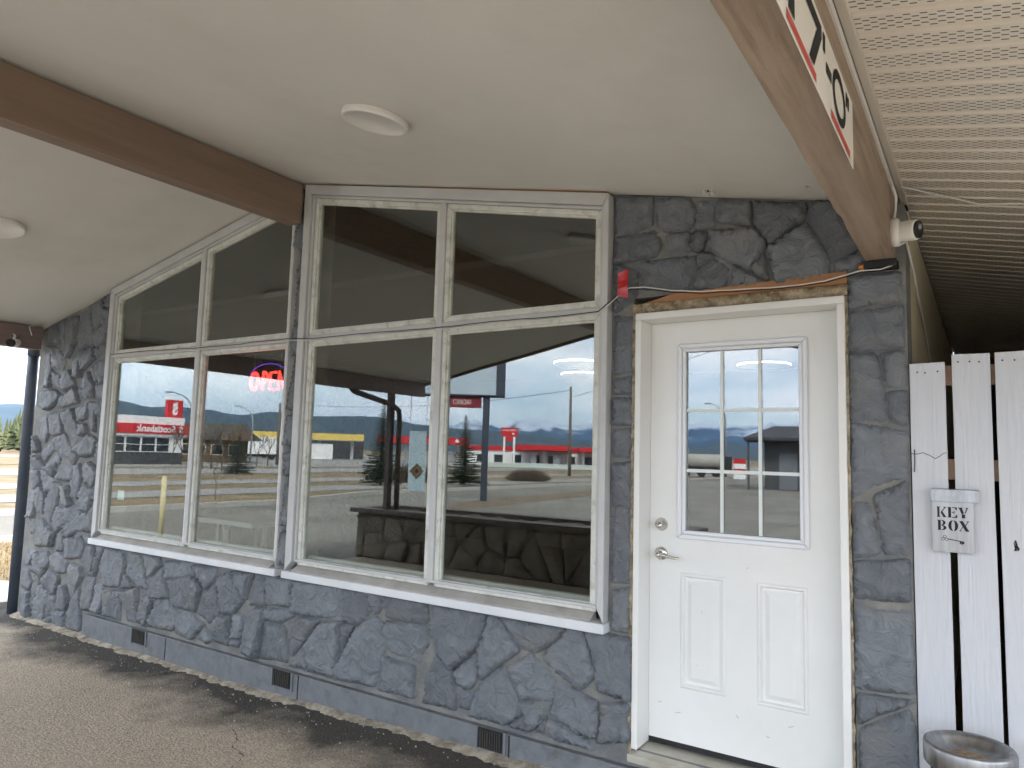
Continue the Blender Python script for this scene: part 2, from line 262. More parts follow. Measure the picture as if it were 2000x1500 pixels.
# ------------------------------------------------------------------ mesh helpers
def smooth_by(me, on):
    if on:
        for p in me.polygons: p.use_smooth = True
def link(name, me, m=None, parent=None, label=None, cat=None, group=None, kind=None, local=False):
    o = bpy.data.objects.new(name, me); COL.objects.link(o)
    if m is not None and me is not None and not me.materials: me.materials.append(m)
    if parent is not None:
        o.parent = parent
        if not local and parent.type == 'EMPTY': o.matrix_parent_inverse = Matrix.Translation(-parent.location)
    if label: o['label'] = label
    if cat: o['category'] = cat
    if group: o['group'] = group
    if kind: o['kind'] = kind
    return o
def thing(name, label, cat, loc=(0, 0, 0), group=None):
    o = bpy.data.objects.new(name, None); COL.objects.link(o); o.location = loc; o.empty_display_size = 0.1
    o['label'] = label; o['category'] = cat
    if group: o['group'] = group
    return o
class MB:
    def __init__(s): s.v = []; s.f = []
    def add(s, vs, fs):
        k = len(s.v); s.v += [tuple(v) for v in vs]; s.f += [tuple(i+k for i in f) for f in fs]; return s
    def box(s, x0, x1, y0, y1, z0, z1):
        return s.add([(x0,y0,z0),(x1,y0,z0),(x1,y1,z0),(x0,y1,z0),(x0,y0,z1),(x1,y0,z1),(x1,y1,z1),(x0,y1,z1)],
                     [(0,3,2,1),(4,5,6,7),(0,1,5,4),(1,2,6,5),(2,3,7,6),(3,0,4,7)])
    def hexa(s, lo, hi):      # lo, hi: four points each, same order
        n = len(lo)
        return s.add(list(lo)+list(hi), [tuple(range(n-1,-1,-1)), tuple(range(n,2*n))]+[(i,(i+1)%n,n+(i+1)%n,n+i) for i in range(n)])
    def prism(s, poly, y0, y1):   # polygon in x,z pushed along y
        return s.hexa([(x,y0,z) for x,z in poly], [(x,y1,z) for x,z in poly])
    def tube(s, pts, r, n=8, caps=True):
        pts = [Vector(p) for p in pts]; rs = r if isinstance(r, (list, tuple)) else [r]*len(pts); rings = []; prev = None
        for i, p in enumerate(pts):
            d = (pts[min(i+1,len(pts)-1)]-pts[max(i-1,0)]).normalized()
            a = prev - d*prev.dot(d) if prev is not None else d.orthogonal()
            if a.length < 1e-6: a = d.orthogonal()
            a.normalize(); prev = a; bb = d.cross(a)
            rings.append([p+(a*math.cos(2*math.pi*j/n)+bb*math.sin(2*math.pi*j/n))*rs[i] for j in range(n)])
        vs = [v for rg in rings for v in rg]; fs = []
        for i in range(len(pts)-1):
            for j in range(n): fs.append((i*n+j, i*n+(j+1)%n, (i+1)*n+(j+1)%n, (i+1)*n+j))
        if caps: fs.append(tuple(range(n-1,-1,-1))); fs.append(tuple((len(pts)-1)*n+j for j in range(n)))
        return s.add(vs, fs)
    def lathe(s, prof, c=(0,0,0), n=24, axis='z', mtx=None):
        vs = []; fs = []
        for r, h in prof:
            for j in range(n):
                a = 2*math.pi*j/n; p = Vector((r*math.cos(a), r*math.sin(a), h))
                if mtx is not None: p = mtx @ p
                elif axis == 'y': p = Vector((p.x, p.z, p.y))
                elif axis == 'x': p = Vector((p.z, p.x, p.y))
                vs.append(p+Vector(c))
        for i in range(len(prof)-1):
            for j in range(n): fs.append((i*n+j, i*n+(j+1)%n, (i+1)*n+(j+1)%n, (i+1)*n+j))
        fs.append(tuple(range(n-1,-1,-1))); fs.append(tuple((len(prof)-1)*n+j for j in range(n)))
        return s.add(vs, fs)
    def mesh(s, name, smooth=False, bevel=0.0, seg=1):
        me = bpy.data.meshes.new(name); me.from_pydata(s.v, [], s.f)
        bm = bmesh.new(); bm.from_mesh(me); bmesh.ops.recalc_face_normals(bm, faces=bm.faces)
        if bevel: bmesh.ops.bevel(bm, geom=[e for e in bm.edges if len(e.link_faces) == 2 and e.calc_face_angle(0) > 0.5], offset=bevel, segments=seg, affect='EDGES', clamp_overlap=True)
        bm.to_mesh(me); bm.free(); smooth_by(me, smooth); return me
    def build(s, name, m, parent=None, smooth=False, bevel=0.0, seg=1, **k): return link(name, s.mesh(name, smooth, bevel, seg), m, parent, **k)
def copy_tree(root, loc, label=None, rotz=None, scale=None):
    r = root.copy(); COL.objects.link(r); r.location = loc
    if rotz is not None: r.rotation_euler.z = rotz
    if scale is not None: r.scale = (scale,)*3
    if label: r['label'] = label
    for ch in list(root.children):
        c = ch.copy(); COL.objects.link(c); c.parent = r
    return r
def text_mb(txt, height, origin, right, up, mb=None, width=None, bold=0.0, shear=0.0, thick=0.004):
    cu = bpy.data.curves.new('t', 'FONT'); cu.body = txt; cu.size = 1.0; cu.extrude = 0.0; cu.offset = bold; cu.shear = shear; cu.resolution_u = 3
    o = bpy.data.objects.new('t', cu); COL.objects.link(o); bpy.context.view_layer.update()
    me = bpy.data.meshes.new_from_object(o.evaluated_get(bpy.context.evaluated_depsgraph_get()))
    vs = [v.co.copy() for v in me.vertices]; fs = [tuple(p.vertices) for p in me.polygons]
    bpy.data.objects.remove(o); bpy.data.curves.remove(cu); bpy.data.meshes.remove(me)
    x0 = min(v.x for v in vs); x1 = max(v.x for v in vs); y0 = min(v.y for v in vs); y1 = max(v.y for v in vs)
    ky = height/(y1-y0); kx = width/(x1-x0) if width else ky
    right = Vector(right).normalized(); up = Vector(up).normalized(); nrm = right.cross(up)
    mb = mb or MB()
    mb.add([Vector(origin)+right*((v.x-x0)*kx)+up*((v.y-y0)*ky)+nrm*thick for v in vs], fs)
    return mb

# ================================================================== SETTING
def sheet(name, poly, z, m, parent=None, label=None, thick=None):
    me = bpy.data.meshes.new(name)
    tris = geometry.tessellate_polygon([[Vector((x, y, 0)) for x, y in poly]])
    me.from_pydata([(x, y, z) for x, y in poly], [], [tuple(t) for t in tris])
    bm = bmesh.new(); bm.from_mesh(me); bmesh.ops.recalc_face_normals(bm, faces=bm.faces)
    for f in bm.faces:
        if f.normal.z < 0: f.normal_flip()
    bm.to_mesh(me); bm.free()
    o = link(name, me, m, parent, kind='structure' if parent is None else None)
    if label: o['label'] = label
    return o
sheet('ground', [(-30000, -30000), (30000, -30000), (30000, 30000), (-30000, 30000)], -0.05, M['grass'], label='dry brown grass ground reaching to the hills')
edge = [(-20.6, 60), (-18.4, 2), (-17.9, -6), (-17.7, -10.8), (-18.5, -13.7), (-19.7, -17), (-19.5, -26), (-19.5, -78)]
sheet('parking_lot', edge + [(48, -78), (48, 0.3), (-7.9, 0.3), (-8.4, -0.5), (-12.8, -0.5), (-13.9, 1.2), (-14.2, 60)], -0.03, M['asphalt'], label='worn grey brown asphalt parking lot in front of the office')
sheet('frontage_road', [(-25.4, -420), (-22.4, -420), (-22.4, 420), (-25.4, 420)], -0.034, M['road'], label='pale frontage road beyond the grass strip')
sheet('side_road', [(-32, -420), (-28.6, -420), (-28.6, 420), (-32, 420)], -0.034, M['road'], label='narrow pale road between two grass strips')
sheet('highway', [(-48, -420), (-39.4, -420), (-39.4, 420), (-48, 420)], -0.034, M['road'], label='wide pale highway in front of the bank')
sheet('station_forecourt', [(-150, -150), (-52, -150), (-52, -15), (-150, -15)], -0.036, M['road'], label='pale asphalt forecourt around the bank and the fuel stations')
sheet('far_forecourt', [(-51.5, -150), (-20, -150), (-20, -80), (-51.5, -80)], -0.036, M['road'], label='pale asphalt forecourt of the red roofed station')
kb = MB()
for (x0, y0), (x1, y1) in zip(edge[:-1], edge[1:]):
    a, b2 = Vector((x0, y0, 0)), Vector((x1, y1, 0)); n_ = (b2-a).normalized().cross(Vector((0, 0, 1)))*0.08
    lo = [a-n_, b2-n_, b2+n_, a+n_]
    kb.hexa([p+Vector((0, 0, -0.06)) for p in lo], [p+Vector((0, 0, 0.11)) for p in lo])
kb.build('kerb', M['kerb'], kind='structure', label='concrete kerb along the edge of the parking lot')
kb = MB(); pts = [(-8.2, 0.5), (-8.45, -0.45), (-12.8, -0.45), (-13.85, 1.2), (-14.1, 60)]
for (x0, y0), (x1, y1) in zip(pts[:-1], pts[1:]):
    a, b2 = Vector((x0, y0, 0)), Vector((x1, y1, 0)); n_ = (b2-a).normalized().cross(Vector((0, 0, 1)))*0.06
    lo = [a-n_, b2-n_, b2+n_, a+n_]
    kb.hexa([p+Vector((0, 0, -0.06)) for p in lo], [p+Vector((0, 0, 0.05)) for p in lo])
kb.build('kerb', M['kerb'], kind='structure', label='low concrete kerb round the grass beside the office')
# low dirt island under the motel sign
isl = MB(); vs = []; fs = []; NU, NV = 30, 6
for i in range(NU+1):
    for j in range(NV+1):
        u_, v_ = i/NU, j/NV*2-1
        x = -13.55-1.75*u_+v_*0.75*(math.sin(math.pi*min(1, max(0.02, u_)))**0.3); y = -13.2-15.5*u_
        vs.append((x, y, -0.04+0.16*(1-v_*v_)*min(1, 8*u_*(1-u_)+0.05)+0.03*fb((x, y, 0), 1.3)))
for i in range(NU):
    for j in range(NV): fs.append((i*(NV+1)+j, i*(NV+1)+j+1, (i+1)*(NV+1)+j+1, (i+1)*(NV+1)+j))
isl.add(vs, fs).build('sign_island', M['soil'], smooth=True, kind='structure', label='low dirt island under the motel sign')

def rise(x, y): return 0.004 + max(0.0, x+4.6)*0.026*max(0.0, min(1.0, (y+3.0)/2.4))
NX, NY = 240, 130; vs = []; fs = []
for i in range(NX+1):
    for j in range(NY+1):
        x = -8.35+11.8*i/NX; y = -6.3+6.42*j/NY
        ed = min(1.0, min(i, NX-i)/4, j/4)
        vs.append((x, y, -0.028+(0.028+rise(x, y)+0.007*fb((x, y, 0), 1.2)+0.0035*fb((x, y, 3), 9))*ed))
for i in range(NX):
    for j in range(NY): fs.append((i*(NY+1)+j, (i+1)*(NY+1)+j, (i+1)*(NY+1)+j+1, i*(NY+1)+j+1))
pave = MB().add(vs, fs).build('porch_pavement', M['pavement'], smooth=True, kind='structure', label='worn dusty asphalt under the porch')
# sandy crack running out from the wall
def ground_px(px, py):
    d = ray(px, py); p = CAM + d*((0.01-CAM.z)/d.z)
    for _ in range(4): p = CAM + d*((rise(p.x, p.y)-CAM.z)/d.z)
    return p
cr = MB(); pp = [ground_px(*q) for q in [(392, 1302), (350, 1309), (300, 1316), (250, 1325), (205, 1340), (150, 1352), (90, 1366), (40, 1380), (-30, 1394)]]
fine = []
for a, b2 in zip(pp[:-1], pp[1:]):
    for k in range(8): fine.append(a.lerp(b2, k/8))
vs = []; fs = []
for i, p in enumerate(fine):
    wd = (0.028 if i < 30 else 0.009)*(0.6+0.9*abs(fb((p.x*9, p.y*9, 1), 1)))
    j_ = 0.02*fb((p.x, p.y, 7), 6)
    for sgn in (-1, 1): vs.append((p.x, p.y+sgn*wd+j_, rise(p.x, p.y)+0.006+0.007*fb((p.x, p.y, 0), 1.2)+0.0035*fb((p.x, p.y, 3), 9)))
fs = [(2*i, 2*i+2, 2*i+3, 2*i+1) for i in range(len(fine)-1)]
cr.add(vs, fs).build('crack', mat('sandy_crack', (0.10, 0.085, 0.062), (0.24, 0.20, 0.15), 0.95, 14, 8, bump=0.6), pave, smooth=True)

m_crk = mat('dark_crack', (0.035, 0.031, 0.027), (0.07, 0.062, 0.052), 0.95, 20)
for cpts in ([(610, 1392), (540, 1402), (470, 1424), (400, 1438), (330, 1462), (250, 1474)], [(470, 1424), (455, 1450), (470, 1480), (450, 1505)], [(120, 1262), (110, 1290), (60, 1310), (-10, 1322)]):
    fine = []
    pp = [ground_px(*q) for q in cpts]
    for a, b2 in zip(pp[:-1], pp[1:]):
        for k in range(14): fine.append(a.lerp(b2, k/14))
    vs = []
    for i, p in enumerate(fine):
        wd = 0.0045*(0.3+1.2*abs(fb((p.x*14, p.y*14, 1), 1))); j_ = 0.035*fb((p.x, p.y, 7), 5)+0.012*fb((p.x, p.y, 3), 22)
        for sgn in (-1, 1): vs.append((p.x+j_*0.5, p.y+sgn*wd+j_, rise(p.x, p.y)+0.0045+0.007*fb((p.x, p.y+j_, 0), 1.2)+0.0035*fb((p.x, p.y+j_, 3), 9)))
    MB().add(vs, [(2*i, 2*i+2, 2*i+3, 2*i+1) for i in range(len(fine)-1)]).build('crack', m_crk, pave, smooth=True)
# hills and mountains, a full ring (bearing phi: 0 is straight out from the office front)
def prof(tab, phi):
    phi = (phi+180) % 360-180
    for (a, e0), (b2, e1) in zip(tab[:-1], tab[1:]):
        if a <= phi <= b2: t = (phi-a)/(b2-a); t = t*t*(3-2*t); return e0+(e1-e0)*t
    return tab[-1][1]
HILL = [(-180, 1.7), (-150, 2.2), (-125, 1.9), (-113, 2.3), (-108, 1.9), (-95, 2.5), (-80, 2.2), (-70, 2.7), (-62, 2.85), (-60, 2.45), (-57, 2.58), (-54, 2.18), (-52, 2.46), (-49, 2.32), (-45, 2.46), (-40, 2.0), (-36, 1.75), (-33, 1.62), (-27, 1.12), (-21, 0.75), (-18.5, 0.95), (-16.8, 1.42), (-15, 1.0), (-8, 0.9), (10, 1.3), (40, 1.7), (80, 1.4), (120, 1.9), (180, 1.7)]
FAR = [(-180, 1.6), (-60, 1.8), (-44, 1.7), (-38.5, 1.9), (-36.4, 2.36), (-34, 1.9), (-32.6, 2.5), (-31, 2.58), (-28.8, 2.15), (-26.8, 2.45), (-23, 2.35), (-19.6, 2.55), (-18, 2.62), (-16, 2.4), (-13, 2.6), (0, 1.9), (30, 1.7), (180, 1.6)]
def ridge(name, tab, D, m, amp, depth, label, n=720, rows=14, rough=0.12):
    vs = []; fs = []
    for i in range(n):
        phi = -180+360*i/n; a = R(phi); H = math.tan(R(prof(tab, phi)))*D
        for j in range(rows+1):
            t = j/rows; d = D*(1-depth*(1-t)) if t < 0.75 else D*(1-depth*0.25)+(t-0.75)/0.25*D*depth*0.25
            s = min(1, t/0.8); h = H*(s**1.25)
            x, y = math.sin(a)*d, -math.cos(a)*d
            rg = noise.ridged_multi_fractal(Vector((x, y, 0))*(amp/D*9), 0.9, 2.1, 6, 1.0, 2.0) if True else 0
            z = h*(1-rough*1.4*(1-t))+H*rough*(rg-1.1)*min(1, 3*t)*(1 if t < 0.99 else 0.5)
            vs.append((x, y, z-3 if t > 0 else -4))
    for i in range(n):
        for j in range(rows):
            k = (i+1) % n; fs.append((i*(rows+1)+j, k*(rows+1)+j, k*(rows+1)+j+1, i*(rows+1)+j+1))
    return MB().add(vs, fs).build(name, m, smooth=True, kind='structure', label=label)
ridge('forested_hills', HILL, 5200, M['hill'], 1.0, 0.4, 'low dark forested hills round the valley', rough=0.07)
m, nt, b = new_mat('snowy_rock'); L = nt.links; P_ = pos(nt); sx = nt.nodes.new('ShaderNodeSeparateXYZ'); L.new(P_, sx.inputs[0])
n1 = nt.nodes.new('ShaderNodeTexNoise'); n1.inputs['Scale'].default_value = 0.0016; n1.inputs['Detail'].default_value = 10; n1.inputs['Roughness'].default_value = 0.7; L.new(P_, n1.inputs['Vector'])
ma = nt.nodes.new('ShaderNodeMath'); ma.operation = 'MULTIPLY_ADD'; ma.inputs[1].default_value = 1/1100; L.new(sx.outputs['Z'], ma.inputs[0]); L.new(n1.outputs['Fac'], ma.inputs[2])
rp = nt.nodes.new('ShaderNodeValToRGB'); rp.color_ramp.elements[0].position = 0.84; rp.color_ramp.elements[1].position = 0.97
rp.color_ramp.elements[0].color = (0.02, 0.03, 0.04, 1); rp.color_ramp.elements[1].color = (0.60, 0.63, 0.68, 1); L.new(ma.outputs[0], rp.inputs[0]); L.new(rp.outputs[0], b.inputs['Base Color']); b.inputs['Roughness'].default_value = 0.9
ridge('snowy_mountains', FAR, 13000, m, 3.0, 0.3, 'far blue mountains with snow on their peaks', n=1080, rows=18, rough=0.22)

# ================================================================== THE OFFICE BUILDING
def ceil(x): return 3.52-0.2*(-3.97-x) if x < -3.97 else 3.52-0.2066*(x+3.97)
office = thing('motel_office', 'grey painted stone motel office with gabled porch, big windows and white door', 'building', (-4, 0, 0))
FRONT = -5.72
# ceiling boards and roof
for nm, xa, xb in (('porch_ceiling', -7.95, -3.97), ('porch_ceiling', -3.97, -0.285)):
    MB().prism([(xa, ceil(xa)), (xb, ceil(xb)), (xb, ceil(xb)+0.03), (xa, ceil(xa)+0.03)], FRONT, 0.03).build(nm, M['ceiling'], office)
for xa, xb in ((-8.1, -3.97), (-3.97, -0.293)):
    MB().prism([(xa, ceil(xa)+0.035), (xb, ceil(xb)+0.035), (xb, ceil(xb)+0.24), (xa, ceil(xa)+0.24)], FRONT-0.02, 6.4).build('roof', M['roof'], office)
    MB().prism([(xa, ceil(xa)-0.04), (xb, ceil(xb)-0.04), (xb, ceil(xb)+0.22), (xa, ceil(xa)+0.22)], FRONT-0.05, FRONT-0.022).build('fascia', M['beam'], office)
def rough_beam(x0, x1, y0, y1, z0, z1, m, seed, amp=0.004, name='beam'):
    n = 90; vs = []; fs = []; cs = [(x0, z0), ((x0+x1)/2, z0), (x1, z0), (x1, (z0+z1)/2), (x1, z1), (x0, z1)]
    for i in range(n+1):
        y = y0+(y1-y0)*i/n
        for k, (x, z) in enumerate(cs):
            c_ = amp*(1.0 if k in (0, 2) else 0.3)
            chip = 0.012*max(0, fb((y*4, k*3+seed, 2), 1)-0.35) if k in (0, 2) and amp > 0.002 else 0
            sx_ = 1 if x == x0 else -1
            vs.append((x+c_*fb((y*3, k*7.1+seed, 0), 1)+chip*sx_, y, z+c_*fb((y*3, k*5.3+seed, 9), 1)+(chip if z == z0 else 0)))
    q = len(cs)
    for i in range(n):
        for k in range(q): fs.append((i*q+k, i*q+(k+1) % q, (i+1)*q+(k+1) % q, (i+1)*q+k))
    fs += [tuple(range(q)), tuple(n*q+k for k in range(q))]
    return MB().add(vs, fs).build(name, m, office)
rough_beam(-4.085, -3.962, FRONT, -0.045, 3.222, 3.50, M['beam'], 1, 0.0012, 'ridge_beam')
rough_beam(-0.402, -0.292, FRONT, -0.045, 2.502, 2.785, M['beam_tan'], 5, 0.003, 'eave_beam')
rough_beam(-7.80, -7.69, FRONT, -0.02, 2.545, 2.765, M['beam_left'], 9, 0.0015, 'eave_beam')
MB().box(-0.41, -0.285, -0.06, 0.02, 2.47, 2.50).build('beam_gap_shade', M['black'], office)  # black strip stands for the dark gap under the beam end
for x in (-4.02, -0.347): MB().box(x-0.05, x+0.05, -5.6, -5.5, 0 if x > -1 else 0.0, 2.51 if x > -1 else 3.24).build('porch_post', M['beam'], office, bevel=0.004)
MB().box(-7.79, -7.70, -5.02, -4.93, 0.765, 2.55).build('porch_post', M['pipe_brown'], office, bevel=0.004)

# wall backing, painted mortar
DZ0, DZ1, DX0, DX1 = 0.281, 2.377, -1.459, -0.494
GAP = 0.085
wb = MB()
for poly in ([(-7.815, -0.1), (-6.42, -0.1), (-6.42, ceil(-6.42)), (-7.815, ceil(-7.815))], [(-6.42, -0.1), (-1.61, -0.1), (-1.61, 0.84), (-6.42, 0.84)],
             [(-4.05, 0.84), (-3.935, 0.84), (-3.935, ceil(-3.935)), (-4.05, ceil(-4.05))], [(-1.61, -0.1), (DX0-0.02, -0.1), (DX0-0.02, ceil(DX0)), (-1.61, ceil(-1.61))],
             [(DX0-0.02, DZ1+GAP), (DX1+0.012, DZ1+GAP), (DX1+0.012, ceil(DX1)), (DX0-0.02, ceil(DX0))], [(DX1+0.012, -0.1), (-0.262, -0.1), (-0.262, ceil(-0.262)), (DX1+0.012, ceil(DX1))],
             [(DX0-0.02, -0.1), (DX1+0.012, -0.1), (DX1+0.012, DZ0-0.01), (DX0-0.02, DZ0-0.01)]):
    wb.prism(poly, 0.03, 0.24)
wall_o = wb.build('stone_wall', M['mortar'], office)
wall_o['label'] = 'front wall of irregular grey painted stones'

def inset(poly, d):
    n = len(poly); ar = sum(poly[i][0]*poly[(i+1) % n][1]-poly[(i+1) % n][0]*poly[i][1] for i in range(n))
    if ar < 0: poly = poly[::-1]
    out = []
    for i in range(n):
        p0, p1, p2 = Vector(poly[i-1]), Vector(poly[i]), Vector(poly[(i+1) % n])
        e1 = (p1-p0).normalized(); e2 = (p2-p1).normalized()
        n1_ = Vector((-e1.y, e1.x)); n2_ = Vector((-e2.y, e2.x)); k = 1+n1_.dot(n2_)
        out.append(p1+(n1_+n2_)*(d/max(0.35, k)))
    return [tuple(p) for p in out]
def stone_mesh(poly, seed, step=0.024, joint=0.011, proud=0.035, relief=1.0, base_y=0.032):
    rnd = random.Random(seed); poly = [tuple(p) for p in inset(poly, joint)]; n = len(poly)
    # wavering, rounded outline
    out = []
    for i in range(n):
        a, b2 = Vector(poly[i]), Vector(poly[(i+1) % n]); k = max(2, int((b2-a).length/(step*0.8)))
        for j in range(k): out.append(a.lerp(b2, j/k))
    for _ in range(1): out = [(out[i-1]+out[i]*2+out[(i+1) % len(out)])/4 for i in range(len(out))]
    out = [p+Vector((fb((p.x, p.y, seed), 9), fb((p.x, p.y, seed+40), 9)))*0.008*relief for p in out]
    xs = [p.x for p in out]; ys = [p.y for p in out]; c = sum(out, Vector((0, 0)))/len(out)
    size = max(max(xs)-min(xs), max(ys)-min(ys))
    st = max(step, size/20)
    inner = []
    def dist(p):
        m_ = 9
        for i in range(len(out)):
            a, b2 = out[i], out[(i+1) % len(out)]; ab = b2-a; t = max(0, min(1, (p-a).dot(ab)/max(1e-9, ab.dot(ab)))); m_ = min(m_, (p-a-ab*t).length)
        return m_
    def inside(p):
        r = False
        for i in range(len(out)):
            a, b2 = out[i], out[(i+1) % len(out)]
            if (a.y > p.y) != (b2.y > p.y) and p.x < (b2.x-a.x)*(p.y-a.y)/(b2.y-a.y)+a.x: r = not r
        return r
    ring = inset([tuple(p) for p in out[::2]], 0.010)
    for p in ring:
        p = Vector(p)
        if inside(p) and dist(p) > 0.005: inner.append(p)
    y_ = min(ys)+st*0.6
    while y_ < max(ys):
        x_ = min(xs)+st*0.5
        while x_ < max(xs):
            p = Vector((x_+rnd.uniform(-.3, .3)*st, y_+rnd.uniform(-.3, .3)*st))
            if inside(p) and dist(p) > 0.018: inner.append(p)
            x_ += st
        y_ += st
    nb = len(out)
    try: v2, ed, fc, *_ = geometry.delaunay_2d_cdt(out+inner, [], [list(range(nb))], 1, 1e-5)
    except Exception: return None
    tilt = Vector((rnd.uniform(-1, 1), rnd.uniform(-1, 1)))*0.018*relief/max(0.15, size)*2
    pr = proud*rnd.uniform(0.65, 1.3); sd = rnd.uniform(0, 50); lay = rnd.choice((2, 3, 3, 4)); ang = rnd.uniform(0, 6.28)
    vs = []
    for p in v2:
        d = dist(p); e = min(1, d/0.009); e = math.sqrt(max(0, 1-(1-e)**2))
        q = fb((p.x, p.y, sd), 2.6, 3)*0.8+0.5*(math.cos(ang)*(p.x-c.x)+math.sin(ang)*(p.y-c.y))/max(0.1, size)*2
        sq = q*lay; fl = math.floor(sq); fr_ = sq-fl; fr_ = max(0, min(1, (fr_-0.40)/0.20)); q = (fl+fr_*fr_*(3-2*fr_))/lay      # cleft layers
        h = pr+relief*(0.020*q+0.006*fb((p.x, p.y, sd+9), 12, 5))+tilt.dot(p-c)
        h = max(0.012, h)
        vs.append((p.x, base_y+0.004-h*e if d > 1e-4 else base_y+0.004, p.y))
    me = bpy.data.meshes.new('stone'); me.from_pydata(vs, [], [tuple(f) for f in fc]); 
    bm = bmesh.new(); bm.from_mesh(me)
    for f in bm.faces:
        f.normal_update()
        if f.normal.y > 0: f.normal_flip()
    bm.to_mesh(me); bm.free(); smooth_by(me, True); return me
